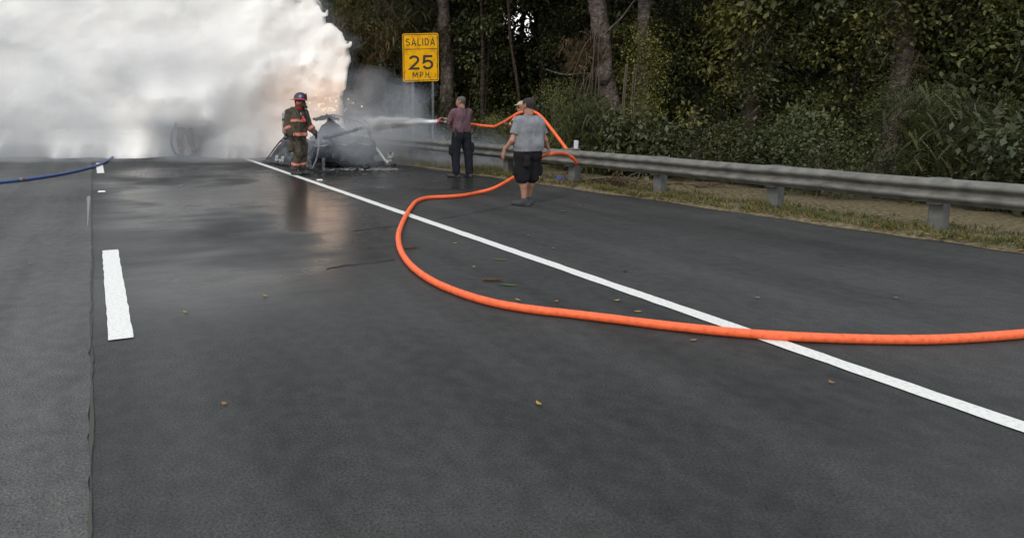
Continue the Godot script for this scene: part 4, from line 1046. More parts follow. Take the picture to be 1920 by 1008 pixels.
# ---------------------------------------------------------------- people
# Joints are in metres from the ground point between the feet: x to the right of the picture, y up, z towards the viewer.
func hand_net(wrist: Vector3, tip: Vector3, palm: Vector3, curl: float, thick := 1.0):
	# palm = the way the palm faces; fingers bend towards it
	var d = (tip - wrist).normalized(); palm = (palm - d * palm.dot(d)).normalized()
	var side = d.cross(palm); var ln = wrist.distance_to(tip)
	var L = []
	var k0 = wrist + d * ln * 0.12; var k1 = wrist + d * ln * 0.5
	for s in [-0.026, -0.009, 0.009, 0.026]: L.append([k0 + side * s * 0.7, k1 + side * s, 0.016 * thick, 0.013 * thick])
	L.append([wrist - d * 0.02, k0, 0.027 * thick, 0.026 * thick])
	var lens = [0.42, 0.5, 0.47, 0.37]
	for i in 4:
		var p = k1 + side * [-0.03, -0.01, 0.01, 0.03][i]; var fd = d
		for seg in 3:
			fd = (fd + palm * curl * [0.5, 0.9, 0.9][seg]).normalized()
			var q = p + fd * ln * lens[i] * [0.45, 0.32, 0.26][seg]
			L.append([p, q, 0.0098 * thick, 0.0088 * thick]); p = q
	var tp = k0 - side * 0.028
	var t1 = tp + (d * 0.55 - side * 0.8 + palm * 0.3).normalized() * ln * 0.24
	var t2 = t1 + (d * 0.9 - side * 0.1 + palm * (0.3 + curl * 0.5)).normalized() * ln * 0.2
	L.append([tp, t1, 0.014 * thick, 0.011 * thick]); L.append([t1, t2, 0.011 * thick, 0.0095 * thick])
	return blob(L, 0.0055, 0.008)
func head_limbs(c: Vector3, f: Vector3, up := Vector3.UP):
	var s = f.cross(up).normalized()
	var L = []
	L.append([c + up * 0.035 - f * 0.025, c + up * 0.03 + f * 0.012, 0.088, 0.082])
	L.append([c - up * 0.01, c - up * 0.06 + f * 0.045, 0.07, 0.042])
	for e in [-1, 1]:
		L.append([c - up * 0.02 + s * e * 0.045 + f * 0.02, c - up * 0.075 + f * 0.06 + s * e * 0.015, 0.032, 0.026])   # jaw
		L.append([c + up * 0.018 + f * 0.078 + s * e * 0.035, c + up * 0.02 + f * 0.085 + s * e * 0.012, 0.012, 0.011]) # brow
		L.append([c + up * 0.018 - f * 0.012 + s * e * 0.079, c - up * 0.02 - f * 0.006 + s * e * 0.077, 0.016, 0.011]) # ear
		L.append([c - up * 0.022 + f * 0.07 + s * e * 0.034, c - up * 0.028 + f * 0.066 + s * e * 0.028, 0.018, 0.016]) # cheek
	L.append([c + up * 0.012 + f * 0.09, c - up * 0.024 + f * 0.106, 0.009, 0.014])       # nose
	L.append([c - up * 0.054 + f * 0.088 - s * 0.014, c - up * 0.054 + f * 0.088 + s * 0.014, 0.009, 0.009])   # lips
	L.append([c - up * 0.066 + f * 0.084 - s * 0.01, c - up * 0.066 + f * 0.084 + s * 0.01, 0.009, 0.009])
	L.append([c - up * 0.09 + f * 0.068, c - up * 0.092 + f * 0.072, 0.022, 0.02])        # chin
	L.append([c - up * 0.03 - f * 0.03, c - up * 0.13 - f * 0.035, 0.062, 0.06])          # neck
	return L
func add_eyes(o, c, f, up := Vector3.UP):
	var s = f.cross(up).normalized()
	for e in [-1, 1]:
		var m = SphereMesh.new(); m.radius = 0.0115; m.height = 0.023; m.radial_segments = 10; m.rings = 6
		var q = obj("eye", m, M.eye, o); q.position = c - up * 0.002 + f * 0.079 + s * e * 0.031
func across(a, b, half, ra, rb, side): return [[a - side * half, b - side * half, ra, rb], [a + side * half, b + side * half, ra, rb]]
func torso(j, w := 1.0, extra := 0.0):
	var s = j.side; var L = []
	L += across(j.ch + Vector3(0, 0.03, 0), j.wa, 0.085 * w, 0.118 * w + extra, 0.112 * w + extra, s)
	L += across(j.wa, j.pv, 0.075 * w, 0.112 * w + extra, 0.118 * w + extra, s)
	L.append([j.ch, j.wa, 0.125 * w + extra, 0.118 * w + extra])
	L.append([j.sl.lerp(j.sr, 0.08), j.sl.lerp(j.sr, 0.92), 0.062 + extra, 0.062 + extra])
	L.append([j.sl.lerp(j.sr, 0.3) + Vector3(0, 0.04, 0), j.sl.lerp(j.sr, 0.7) + Vector3(0, 0.04, 0), 0.055 + extra, 0.055 + extra])
	L.append([j.sl.lerp(j.sr, 0.25), j.ch - s * 0.07 * w, 0.075 + extra, 0.1 * w + extra]); L.append([j.sl.lerp(j.sr, 0.75), j.ch + s * 0.07 * w, 0.075 + extra, 0.1 * w + extra])
	return L
func arm(s, e, w, r := 1.0, extra := 0.0):
	return [[s, e, 0.054 * r + extra, 0.041 * r + extra], [e, w, 0.043 * r + extra, 0.029 * r + extra]]
func leg(h, k, a, r := 1.0, extra := 0.0):
	return [[h, k, 0.088 * r + extra, 0.058 * r + extra], [k, k.lerp(a, 0.35), 0.056 * r + extra, 0.056 * r + extra], [k.lerp(a, 0.35), a, 0.056 * r + extra, 0.036 * r + extra]]
func shoe(called, a, t, mat, o, big := 1.0):
	var d = (t - a); d.y = 0; d = d.normalized()
	var s = d.cross(Vector3.UP)
	var sole = Vector3(0, -a.y + 0.035, 0)
	obj(called, join([blob([[a + sole - d * 0.06, a + sole + d * 0.15, 0.038 * big, 0.04 * big], [a + sole - d * 0.05 + s * 0.012, a + sole + d * 0.18 - s * 0.0, 0.034 * big, 0.03 * big], [a + sole * 0.3 - d * 0.02, a + sole + d * 0.06, 0.045 * big, 0.042 * big], [a + Vector3(0, 0.01, 0) - d * 0.01, a + sole * 0.5, 0.046 * big, 0.046 * big]], 0.011, 0.025, [[Vector3(0, 0.004, 0), Vector3.DOWN]])]), mat, o)
	obj("sole", join([blob([[a + sole * 1.0 + Vector3(0, -0.018, 0) - d * 0.065, a + sole + Vector3(0, -0.018, 0) + d * 0.155, 0.045 * big, 0.04 * big, Vector3(1, 2.2, 1)]], 0.011, 0.01, [[Vector3(0, 0.002, 0), Vector3.DOWN]])]), M.rubber, o)
func sleeve(s, e, upto, r0, r1):
	var d = (e - s).normalized()
	return blob([[s, s.lerp(e, upto), r0, r1]], 0.014, 0.02, [[s.lerp(e, upto), d]], 0.012, 9.0)
func body(o, j, fat := 1.0):
	var L = torso(j, fat) + arm(j.sl, j.el, j.wl) + arm(j.sr, j.er, j.wr) + leg(j.hl, j.kl, j.al) + leg(j.hr, j.kr, j.ar)
	L.append([j.sl.lerp(j.sr, 0.5) + Vector3(0, 0.03, 0), j.hd - Vector3(0, 0.08, 0), 0.066, 0.06])
	var ft = [j.al, j.tl, j.ar, j.tr]
	for i in [0, 2]: L.append([ft[i] - Vector3(0, ft[i].y - 0.045, 0), ft[i].lerp(ft[i + 1], 0.55), 0.034, 0.026])
	var list = [blob(L, 0.017, 0.03), blob(head_limbs(j.hd, j.face), 0.0075, 0.018)]
	list.append(hand_net(j.wl, j.tipl, j.pl, j.get("cl", 0.35))); list.append(hand_net(j.wr, j.tipr, j.pr, j.get("cr", 0.35)))
	obj("body", join(list), M.skin, o)
	add_eyes(o, j.hd, j.face)
func hair(o, j, mat, r := 0.006, back := 0.0):
	var c = j.hd; var f = j.face; var up = Vector3.UP
	var cuts = [[c + f * 0.055 + up * 0.05, (f * 0.8 - up * 0.6).normalized()], [c - f * 0.02 - up * (0.035 + back), (f * 0.25 - up).normalized()]]
	obj("hair", join([blob([[c + up * 0.035 - f * 0.027, c + up * 0.032 + f * 0.012, 0.088 + r, 0.082 + r], [c - up * 0.02 - f * 0.04, c - up * 0.07 - f * 0.045, 0.06 + r, 0.056 + r]], 0.0075, 0.02, cuts, 0.004, 60.0)]), mat, o)

func people():
	grey_man(); spray_man(); cap_man()
	firefighter("turnout-clad firefighter in dark helmet and face mask walking past the burnt car", spot(560, 328), {}, true)
	var q = spot(345, 293.5)
	firefighter("firefighter half hidden in thick smoke holding the blue hose", q, {"flip": true}, false)

func grey_man():
	var j = {"hd": Vector3(0.005, 1.635, -0.02), "face": Vector3(-0.62, 0.03, -0.78).normalized(), "side": Vector3(0.94, 0, -0.34),
		"ch": Vector3(0.02, 1.27, -0.02), "wa": Vector3(0.015, 1.05, 0.0), "pv": Vector3(0.015, 0.87, 0.02),
		"sl": Vector3(-0.17, 1.372, 0.06), "el": Vector3(-0.275, 1.07, 0.1), "wl": Vector3(-0.37, 0.92, 0.02), "tipl": Vector3(-0.405, 0.75, -0.02), "pl": Vector3(1, 0, -0.2),
		"sr": Vector3(0.222, 1.372, -0.1), "er": Vector3(0.335, 1.07, -0.12), "wr": Vector3(0.41, 0.92, -0.17), "tipr": Vector3(0.44, 0.77, -0.2), "pr": Vector3(-0.6, 0.1, -0.9), "cr": 0.8,
		"hl": Vector3(-0.085, 0.85, 0.05), "kl": Vector3(-0.065, 0.47, 0.05), "al": Vector3(-0.04, 0.09, 0.06), "tl": Vector3(-0.19, 0.03, -0.04),
		"hr": Vector3(0.11, 0.85, -0.03), "kr": Vector3(0.11, 0.47, -0.05), "ar": Vector3(0.1, 0.09, -0.16), "tr": Vector3(0.06, 0.03, -0.32)}
	var o = thing("person", "heavy-set man in grey T-shirt and black cargo shorts seen from behind, holding the orange hose", "person", spot(985, 385))
	body(o, j, 1.18)
	hair(o, j, M.hair)
	var s = j.side
	# shirt with sleeves to above the elbow, loose hem
	var L = torso(j, 1.24, 0.016) + [[j.sl, j.sl.lerp(j.el, 0.3), 0.076, 0.076], [j.sr, j.sr.lerp(j.er, 0.3), 0.076, 0.076]]
	L += [[Vector3(-0.05, 1.03, -0.1), Vector3(-0.02, 0.97, -0.1), 0.14, 0.13], [Vector3(-0.08, 1.0, 0.05), Vector3(0.12, 1.0, 0.02), 0.145, 0.145]]
	obj("shirt", join([blob(L, 0.016, 0.045, [[Vector3(0, 0.895, 0), Vector3(0.02, -1, 0)], [Vector3(0, 1.475, 0), Vector3(0, 1, 0)]], 0.022, 6.0), sleeve(j.sl, j.el, 0.68, 0.078, 0.078), sleeve(j.sr, j.er, 0.68, 0.078, 0.078)]), M.grey_shirt, o)
	obj("collar", join([blob([[Vector3(0.015, 1.455, -0.02), Vector3(0.015, 1.475, -0.02), 0.088, 0.08]], 0.012, 0.02, [[Vector3(0, 1.483, 0), Vector3(0, 1, 0.15)]])]), M.grey_shirt, o)
	# shorts to the knee with cargo pockets
	L = across(Vector3(0.015, 0.93, 0.02), Vector3(0.015, 0.84, 0.02), 0.085, 0.145, 0.15, s)
	L += [[j.hl, j.kl + Vector3(-0.02, 0.0, 0.01), 0.135, 0.118], [j.hr, j.kr + Vector3(0.01, 0.0, 0), 0.135, 0.112]]
	obj("shorts", join([blob(L, 0.016, 0.025, [[Vector3(0, 0.372, 0), Vector3(-0.08, -1, 0)], [Vector3(0, 0.935, 0), Vector3.UP]], 0.014, 8.0)]), M.black_cloth, o)
	for q in [[Vector3(-0.185, 0.58, 0.06), Vector3(0.03, 0.16, 0.13)], [Vector3(-0.06, 0.74, 0.2), Vector3(0.13, 0.12, 0.02)], [Vector3(0.225, 0.58, -0.04), Vector3(0.03, 0.16, 0.13)]]:
		obj("pocket", join([blob([[q[0] - Vector3(0, 0.05, 0), q[0] + Vector3(0, 0.05, 0), 0.055, 0.055]], 0.014, 0.02, [], 0.006, 12.0)]), M.black_cloth, o)
	shoe("shoe", j.al, j.tl, M.shoe, o, 1.15); shoe("shoe", j.ar, j.tr, M.shoe, o, 1.1)

func spray_man():
	var j = {"hd": Vector3(-0.055, 1.72, -0.02), "face": Vector3(-0.86, 0.0, -0.5).normalized(), "side": Vector3(0.86, 0, -0.5),
		"ch": Vector3(-0.035, 1.37, 0.0), "wa": Vector3(-0.03, 1.15, 0.0), "pv": Vector3(-0.03, 0.97, 0.0),
		"sl": Vector3(-0.235, 1.48, 0.1), "el": Vector3(-0.335, 1.24, 0.02), "wl": Vector3(-0.46, 1.24, -0.2), "tipl": Vector3(-0.55, 1.24, -0.32), "pl": Vector3(0.3, 1, 0.2), "cl": 0.9,
		"sr": Vector3(0.165, 1.485, -0.13), "er": Vector3(0.13, 1.2, -0.28), "wr": Vector3(-0.36, 1.33, -0.4), "tipr": Vector3(-0.5, 1.36, -0.36), "pr": Vector3(0, -1, 0.3), "cr": 0.9,
		"hl": Vector3(-0.13, 0.95, 0.05), "kl": Vector3(-0.165, 0.52, 0.02), "al": Vector3(-0.145, 0.1, 0.07), "tl": Vector3(-0.29, 0.03, 0.0),
		"hr": Vector3(0.07, 0.95, -0.05), "kr": Vector3(0.145, 0.52, -0.03), "ar": Vector3(0.17, 0.1, 0.0), "tr": Vector3(0.12, 0.03, -0.15)}
	var o = thing("person", "man in maroon polo shirt and dark trousers spraying water from the hose nozzle", "person", spot(866, 331.5))
	body(o, j, 1.05); hair(o, j, M.hair_grey, 0.005)
	var L = torso(j, 1.1, 0.016) + [[j.sl, j.sl.lerp(j.el, 0.3), 0.08, 0.075], [j.sr, j.sr.lerp(j.er, 0.3), 0.08, 0.075]]
	obj("shirt", join([blob(L, 0.016, 0.045, [[Vector3(0, 1.03, 0), Vector3.DOWN], [Vector3(0, 1.575, 0), Vector3.UP]], 0.02, 6.5), sleeve(j.sl, j.el, 0.85, 0.082, 0.074), sleeve(j.sr, j.er, 0.85, 0.082, 0.074)]), M.maroon, o)
	obj("collar", join([blob([[Vector3(-0.045, 1.555, -0.02), Vector3(-0.05, 1.595, -0.025), 0.085, 0.078]], 0.012, 0.02, [[Vector3(0, 1.61, 0), Vector3(0, 1, 0)]])]), M.maroon, o)
	L = across(Vector3(-0.03, 1.02, 0), Vector3(-0.03, 0.93, 0), 0.08, 0.125, 0.135, j.side)
	L += [[j.hl, j.kl, 0.13, 0.098], [j.kl, j.al + Vector3(0, 0.02, 0), 0.098, 0.085], [j.hr, j.kr, 0.13, 0.098], [j.kr, j.ar + Vector3(0, 0.02, 0), 0.098, 0.085]]
	obj("trousers", join([blob(L, 0.016, 0.028, [[Vector3(0, 0.045, 0), Vector3.DOWN], [Vector3(0, 1.05, 0), Vector3.UP]], 0.016, 8.0)]), M.navy_cloth, o)
	obj("belt", join([blob(across(Vector3(-0.03, 1.06, 0), Vector3(-0.03, 1.0, 0), 0.08, 0.135, 0.14, j.side), 0.014, 0.03, [[Vector3(0, 1.025, 0), Vector3.DOWN], [Vector3(0, 1.055, 0), Vector3.UP]])]), M.black_plastic, o)
	for q in [[Vector3(-0.265, 0.62, 0.05), 0.06], [Vector3(0.215, 0.68, -0.02), 0.06]]:
		obj("pocket", join([blob([[q[0] - Vector3(0, 0.06, 0), q[0] + Vector3(0, 0.06, 0), q[1], q[1]]], 0.014, 0.02, [], 0.006, 12.0)]), M.navy_cloth, o)
	# shoulder strap across the back, radio and its clip at the left hip
	obj("radio_strap", tube_mesh(smooth_path([Vector3(0.05, 1.585, 0.0), Vector3(0.06, 1.54, 0.085), Vector3(0.02, 1.4, 0.145), Vector3(-0.06, 1.25, 0.165), Vector3(-0.14, 1.17, 0.165), Vector3(-0.17, 1.08, 0.16)], 0.03), 0.014, 8), M.black_plastic, o)
	obj("radio", box_mesh(Vector3(-0.185, 1.0, 0.165), Vector3(0.065, 0.17, 0.05), Basis(Vector3.UP, 0.5), 0.01), M.black_plastic, o)
	obj("radio_aerial", tube_mesh([Vector3(-0.2, 1.08, 0.165), Vector3(-0.2, 1.15, 0.168)], 0.008, 6), M.black_plastic, o)
	obj("silver_clip", box_mesh(Vector3(-0.145, 1.15, 0.178), Vector3(0.035, 0.03, 0.015)), M.reflector, o)
	obj("watch", tube_mesh([j.wl + (j.el - j.wl).normalized() * 0.03, j.wl + (j.el - j.wl).normalized() * 0.055], 0.036, 12), M.red_gear, o)
	shoe("shoe", j.al, j.tl, M.rubber, o, 1.1); shoe("shoe", j.ar, j.tr, M.rubber, o, 1.1)

func cap_man():
	var j = {"hd": Vector3(-0.09, 1.6, 0.02), "face": Vector3(-0.96, -0.05, 0.2).normalized(), "side": Vector3(-0.2, 0, -0.96),
		"ch": Vector3(0.0, 1.26, 0.0), "wa": Vector3(0.0, 1.05, 0.0), "pv": Vector3(0.0, 0.9, 0.0),
		"sl": Vector3(-0.06, 1.38, 0.18), "el": Vector3(-0.37, 1.22, 0.18), "wl": Vector3(-0.27, 1.39, 0.17), "tipl": Vector3(-0.16, 1.47, 0.12), "pl": Vector3(0.3, -0.6, -0.4), "cl": 0.8,
		"sr": Vector3(-0.02, 1.38, -0.18), "er": Vector3(-0.24, 1.12, -0.2), "wr": Vector3(-0.4, 1.2, -0.05), "tipr": Vector3(-0.5, 1.26, 0.0), "pr": Vector3(0, 1, 0), "cr": 0.8,
		"hl": Vector3(-0.02, 0.88, 0.09), "kl": Vector3(-0.08, 0.48, 0.1), "al": Vector3(0.0, 0.09, 0.1), "tl": Vector3(-0.16, 0.03, 0.12),
		"hr": Vector3(0.02, 0.88, -0.09), "kr": Vector3(0.04, 0.48, -0.1), "ar": Vector3(0.1, 0.09, -0.1), "tr": Vector3(-0.05, 0.03, -0.1)}
	var d = 14.3
	var p = far_point(985, 198, d); p.y = 0
	var o = thing("person", "man in tan cap with the hose on his shoulder, behind the man in grey", "person", p)
	body(o, j); hair(o, j, M.hair)
	obj("shirt", join([blob(torso(j, 1.04, 0.014) + [[j.sl, j.sl.lerp(j.el, 0.85), 0.075, 0.068], [j.sr, j.sr.lerp(j.er, 0.85), 0.075, 0.068]], 0.016, 0.04, [[Vector3(0, 0.95, 0), Vector3.DOWN], [Vector3(0, 1.475, 0), Vector3.UP]], 0.01, 8.0)]), M.dark_shirt, o)
	obj("trousers", join([blob(across(Vector3(0, 0.95, 0), Vector3(0, 0.87, 0), 0.07, 0.115, 0.12, j.side) + leg(j.hl, j.kl, j.al, 1.2, 0.015) + leg(j.hr, j.kr, j.ar, 1.2, 0.015), 0.017, 0.03, [[Vector3(0, 0.05, 0), Vector3.DOWN]], 0.012, 8.0)]), M.wine_cloth, o)
	var c = j.hd; var f = j.face
	obj("cap", join([blob([[c + Vector3(0, 0.045, 0) - f * 0.025, c + Vector3(0, 0.04, 0) + f * 0.015, 0.1, 0.093]], 0.0075, 0.02, [[c + Vector3(0, 0.05, 0), Vector3(0.05, -1, 0)]])]), M.cap_tan, o)
	obj("cap_peak", join([blob([[c + Vector3(0, 0.06, 0) + f * 0.08 - j.side * 0.03, c + Vector3(0, 0.05, 0) + f * 0.14 - j.side * 0.02, 0.04, 0.036, Vector3(1, 5, 1)], [c + Vector3(0, 0.06, 0) + f * 0.08 + j.side * 0.03, c + Vector3(0, 0.05, 0) + f * 0.14 + j.side * 0.02, 0.04, 0.036, Vector3(1, 5, 1)]], 0.0065, 0.01)]), M.cap_tan, o)
	obj("sunglasses", join([blob([[c + f * 0.092 + j.side * 0.03, c + f * 0.085 + j.side * 0.05, 0.017, 0.014], [c + f * 0.092 - j.side * 0.03, c + f * 0.085 - j.side * 0.05, 0.017, 0.014], [c + f * 0.08 - j.side * 0.065, c - f * 0.0 - j.side * 0.082, 0.006, 0.005], [c + f * 0.08 + j.side * 0.065, c + j.side * 0.082, 0.006, 0.005]], 0.006, 0.006)]), M.black_plastic, o)
	shoe("shoe", j.al, j.tl, M.shoe, o); shoe("shoe", j.ar, j.tr, M.shoe, o)

func firefighter(label, at, opt, walking):
	var fwd = Vector3(0.86, 0, 0.5)
	var j = {"hd": Vector3(0.035, 1.70, 0.03), "face": Vector3(0.97, -0.1, 0.2).normalized(), "side": Vector3(-0.69, 0, 0.72),
		"ch": Vector3(-0.045, 1.34, 0.0), "wa": Vector3(-0.025, 1.1, 0.0), "pv": Vector3(-0.015, 0.93, 0.0),
		"sr": Vector3(-0.215, 1.47, 0.12), "er": Vector3(-0.27, 1.15, 0.14), "wr": Vector3(-0.18, 0.97, 0.2), "tipr": Vector3(-0.115, 0.82, 0.24), "pr": Vector3(0.6, 0, 0.3), "cr": 0.5,
		"sl": Vector3(0.135, 1.455, -0.13), "el": Vector3(0.26, 1.13, -0.12), "wl": Vector3(0.375, 1.0, -0.06), "tipl": Vector3(0.435, 0.86, -0.03), "pl": Vector3(-0.6, 0, 0.3), "cl": 0.4,
		"hr": Vector3(-0.1, 0.88, 0.07), "kr": Vector3(0.0, 0.5, 0.1), "ar": Vector3(-0.1, 0.12, 0.06), "tr": Vector3(0.08, 0.035, 0.1),
		"hl": Vector3(0.06, 0.88, -0.07), "kl": Vector3(0.1, 0.5, -0.03), "al": Vector3(0.07, 0.12, -0.05), "tl": Vector3(0.25, 0.035, -0.02)}
	if not walking:                      # both hands on a nozzle, feet apart
		j.er = Vector3(0.08, 1.14, 0.28); j.wr = Vector3(0.27, 1.16, 0.26); j.tipr = Vector3(0.4, 1.2, 0.22); j.pr = Vector3(0, 1, 0)
		j.el = Vector3(0.3, 1.2, -0.1); j.wl = Vector3(0.36, 1.2, 0.08); j.tipl = Vector3(0.42, 1.24, 0.2); j.pl = Vector3(0, -1, 0)
		j.kr = Vector3(-0.2, 0.48, 0.1); j.ar = Vector3(-0.32, 0.12, 0.08); j.tr = Vector3(-0.18, 0.035, 0.16); j.kl = Vector3(0.14, 0.5, -0.03); j.al = Vector3(0.08, 0.12, -0.02)
	var o = thing("person", label, "person", at, PI * 0.92 if opt.has("flip") else 0.0)
	var L = torso(j) + arm(j.sl, j.el, j.wl) + arm(j.sr, j.er, j.wr) + leg(j.hl, j.kl, j.al) + leg(j.hr, j.kr, j.ar)
	obj("body", join([blob(L, 0.02, 0.03), blob(head_limbs(j.hd, j.face), 0.008, 0.018)]), M.skin, o)
	add_eyes(o, j.hd, j.face)
	# coat
	var s = j.side
	var C = torso(j, 1.1, 0.026) + [[j.sr, j.er, 0.105, 0.085], [j.er, j.wr, 0.085, 0.068], [j.sl, j.el, 0.1, 0.08], [j.el, j.wl, 0.08, 0.066]]
	C += across(j.pv + Vector3(0, 0.12, 0), j.pv, 0.075, 0.145, 0.155, s)
	var collar = [[Vector3(-0.02, 1.5, 0.0), Vector3(0.0, 1.62, 0.01), 0.105, 0.098]]
	obj("coat", join([blob(C + collar, 0.016, 0.04, [[Vector3(0, 0.905, 0), Vector3.DOWN], [Vector3(0.0, 1.625, 0), Vector3(-0.25, 1, 0)]], 0.022, 7.0)]), M.turnout, o)
	# trousers
	var T = across(j.pv, j.pv - Vector3(0, 0.06, 0), 0.07, 0.135, 0.135, s)
	var lr = [[j.hr, j.kr, 0.125, 0.1], [j.kr, j.ar + Vector3(0, 0.06, 0), 0.1, 0.092]]
	var ll = [[j.hl, j.kl, 0.12, 0.098], [j.kl, j.al + Vector3(0, 0.06, 0), 0.098, 0.09]]
	obj("trousers", join([blob(T + lr + ll, 0.016, 0.03, [[Vector3(0, 0.135, 0), Vector3.DOWN]], 0.024, 7.0)]), M.turnout, o)
	for q in [Vector3(-0.19, 0.68, 0.16), Vector3(0.14, 0.68, -0.02)]:
		obj("pocket", join([blob([[q - Vector3(0, 0.06, 0), q + Vector3(0, 0.05, 0), 0.075, 0.075]], 0.014, 0.02, [], 0.008, 12.0)]), M.turnout, o)
	# reflective bands: orange with a silver middle
	var band = func(limbs, k, at2, dir, w, creased):
		for q in [["orange_band", 0.012, w, M.band_orange], ["silver_band", 0.018, w * 0.36, M.band_silver]]:
			var M2 = []
			for l in limbs: M2.append([l[0], l[1], l[2] + q[1], l[3] + q[1]])
			obj(q[0], join([blob(M2, 0.0125, k, [[at2 - dir * q[2] * 0.5, -dir], [at2 + dir * q[2] * 0.5, dir]], creased, 7.0)]), q[3], o)
	var bodyC = torso(j, 1.1, 0.026) + across(j.pv + Vector3(0, 0.12, 0), j.pv, 0.075, 0.145, 0.155, s)
	band.call(bodyC, 0.04, Vector3(0, 1.285, 0), Vector3.UP, 0.08, 0.022)
	band.call(bodyC, 0.04, Vector3(0, 0.965, 0), Vector3.UP, 0.085, 0.022)
	for a in [[j.sr, j.er, j.wr, 0.105, 0.085, 0.068], [j.sl, j.el, j.wl, 0.1, 0.08, 0.066]]:
		var dd = (a[2] - a[1]).normalized()
		band.call([[a[1], a[2], a[4], a[5]], [a[0], a[1], a[3], a[4]]], 0.04, a[1] + dd * 0.05, dd, 0.08, 0.02)
	for a in [lr, ll]:
		var dd = (a[1][0] - a[1][1]).normalized()
		band.call(a, 0.03, a[1][0].lerp(a[1][1], 0.72), (dd + Vector3(-0.15, 0, 0)).normalized(), 0.075, 0.02)
	# boots, gloves
	for a in [[j.ar, j.tr], [j.al, j.tl]]:
		var d = (a[1] - a[0]); d.y = 0; d = d.normalized(); var g = a[0]
		obj("boot", join([blob([[g + Vector3(0, 0.12, 0), Vector3(g.x, 0.06, g.z), 0.07, 0.062], [Vector3(g.x, 0.055, g.z) - d * 0.04, Vector3(g.x, 0.05, g.z) + d * 0.15, 0.056, 0.052]], 0.0125, 0.03, [[Vector3(0, 0.003, 0), Vector3.DOWN]])]), M.rubber, o)
	var hands = [[j.wr, j.tipr, j.pr, j.cr], [j.wl, j.tipl, j.pl, j.cl]]
	for h in hands:
		var d = (h[1] - h[0]).normalized()
		obj("glove", join([hand_net(h[0], h[1], h[2], h[3], 1.5), blob([[h[0] - d * 0.05, h[0] + d * 0.03, 0.052, 0.046]], 0.012, 0.02)]), M.glove, o)
		obj("glove_cuff", join([blob([[h[0] - d * 0.06, h[0] - d * 0.01, 0.06, 0.056]], 0.012, 0.01, [[h[0] - d * 0.07, -d], [h[0], d]])]), M.glove_palm, o)
	# hood, mask, helmet
	var c = j.hd; var f = j.face; var up = Vector3.UP; var sd = f.cross(up).normalized()
	obj("hood", join([blob([[c + up * 0.03 - f * 0.03, c + f * 0.0, 0.104, 0.1], [c - up * 0.02 - f * 0.02, c - up * 0.13 - f * 0.03, 0.098, 0.1]], 0.01, 0.03, [[c + f * 0.055, (f + up * 0.15).normalized()]], 0.008, 14.0)]), M.hood, o)
	obj("ear_flap", join([blob([[c + sd * 0.085 - f * 0.035 + up * 0.0, c + sd * 0.09 - f * 0.035 - up * 0.03, 0.04, 0.036]], 0.01, 0.02)]), M.glove_palm, o)
	obj("face_mask", join([blob([[c + up * 0.03 + f * 0.035, c - up * 0.06 + f * 0.04, 0.09, 0.082], [c - up * 0.06 + f * 0.09, c - up * 0.085 + f * 0.135, 0.042, 0.035], [c - up * 0.02 + f * 0.1, c - up * 0.07 + f * 0.105, 0.045, 0.045]], 0.01, 0.02)]), M.black_plastic, o)
	obj("air_valve", tube_mesh([c - up * 0.08 + f * 0.12, c - up * 0.1 + f * 0.17], [0.036, 0.03], 12), M.rubber, o)
	for e in [-1, 1]: obj("mask_strap", tube_mesh(smooth_path([c + sd * e * 0.075 + f * 0.06 + up * 0.03, c + sd * e * 0.104 + f * 0.0 - up * 0.02, c + sd * e * 0.1 - f * 0.04 - up * 0.06], 0.03), 0.011, 6), M.red_gear, o)
	var hb = Basis(f, (up + f * 0.05).normalized(), sd).orthonormalized()
	var ht = Transform3D(hb, c + up * 0.075 - f * 0.005)
	var st = st_new(); lathe(st, [Vector2(0.128, 0.0), Vector2(0.128, 0.03), Vector2(0.122, 0.065), Vector2(0.104, 0.1), Vector2(0.07, 0.128), Vector2(0.03, 0.14), Vector2(0.0, 0.142)], 24, ht, Vector3(1.14, 1.0, 0.95))
	for k in 8:                          # ridges over the dome
		var a = TAU * k / 8.0
		var pts = []
		for q in [[0.125, 0.03], [0.12, 0.068], [0.102, 0.104], [0.068, 0.131], [0.02, 0.145]]: pts.append(ht * Vector3(q[0] * cos(a) * 1.15, q[1], q[0] * sin(a) * 0.96))
		tube(st, smooth_path(pts, 0.03), 0.007, 5)
	obj("helmet_shell", st_done(st), M.helmet, o)
	obj("helmet_brim", plate_mesh(func(u, v):
		var a = TAU * u; var back = maxf(0.0, -cos(a)); var front = maxf(0.0, cos(a))
		var r = 0.125 + v * (0.038 + 0.05 * back * back + 0.012 * front)
		return ht * Vector3(cos(a) * r * 1.14, 0.004 - v * (0.008 + 0.02 * back), sin(a) * r * 0.97), 30, 4, 0.006), M.helmet, o)
	st = st_new(); tube(st, smooth_path([ht * Vector3(0.15, 0.01, 0), ht * Vector3(0.14, 0.08, 0), ht * Vector3(0.1, 0.135, 0), ht * Vector3(0.0, 0.158, 0), ht * Vector3(-0.1, 0.12, 0), ht * Vector3(-0.146, 0.04, 0)], 0.03), 0.012, 6)
	obj("helmet_comb", st_done(st), M.helmet, o)
	obj("front_shield", plate_mesh(func(u, v): return ht * Vector3(0.158 - v * 0.03, 0.005 + v * 0.15, (u - 0.5) * 0.11 * (1.0 - 0.3 * v)), 6, 8, 0.008), M.black_plastic, o)
	obj("helmet_badge", plate_mesh(func(u, v): return ht * Vector3(0.055 - u * 0.055, 0.035 + v * 0.07, (0.128 - v * 0.026 - 0.006 * (u - 0.5))), 6, 6, 0.006), M.helmet_badge, o)
	st = st_new()
	var rimpts = []
	for k in 25: rimpts.append(ht * Vector3(cos(TAU * k / 24.0) * 0.149, 0.012, sin(TAU * k / 24.0) * 0.127))
	tube(st, rimpts, 0.012, 6); obj("helmet_band", st_done(st), M.red_gear, o)
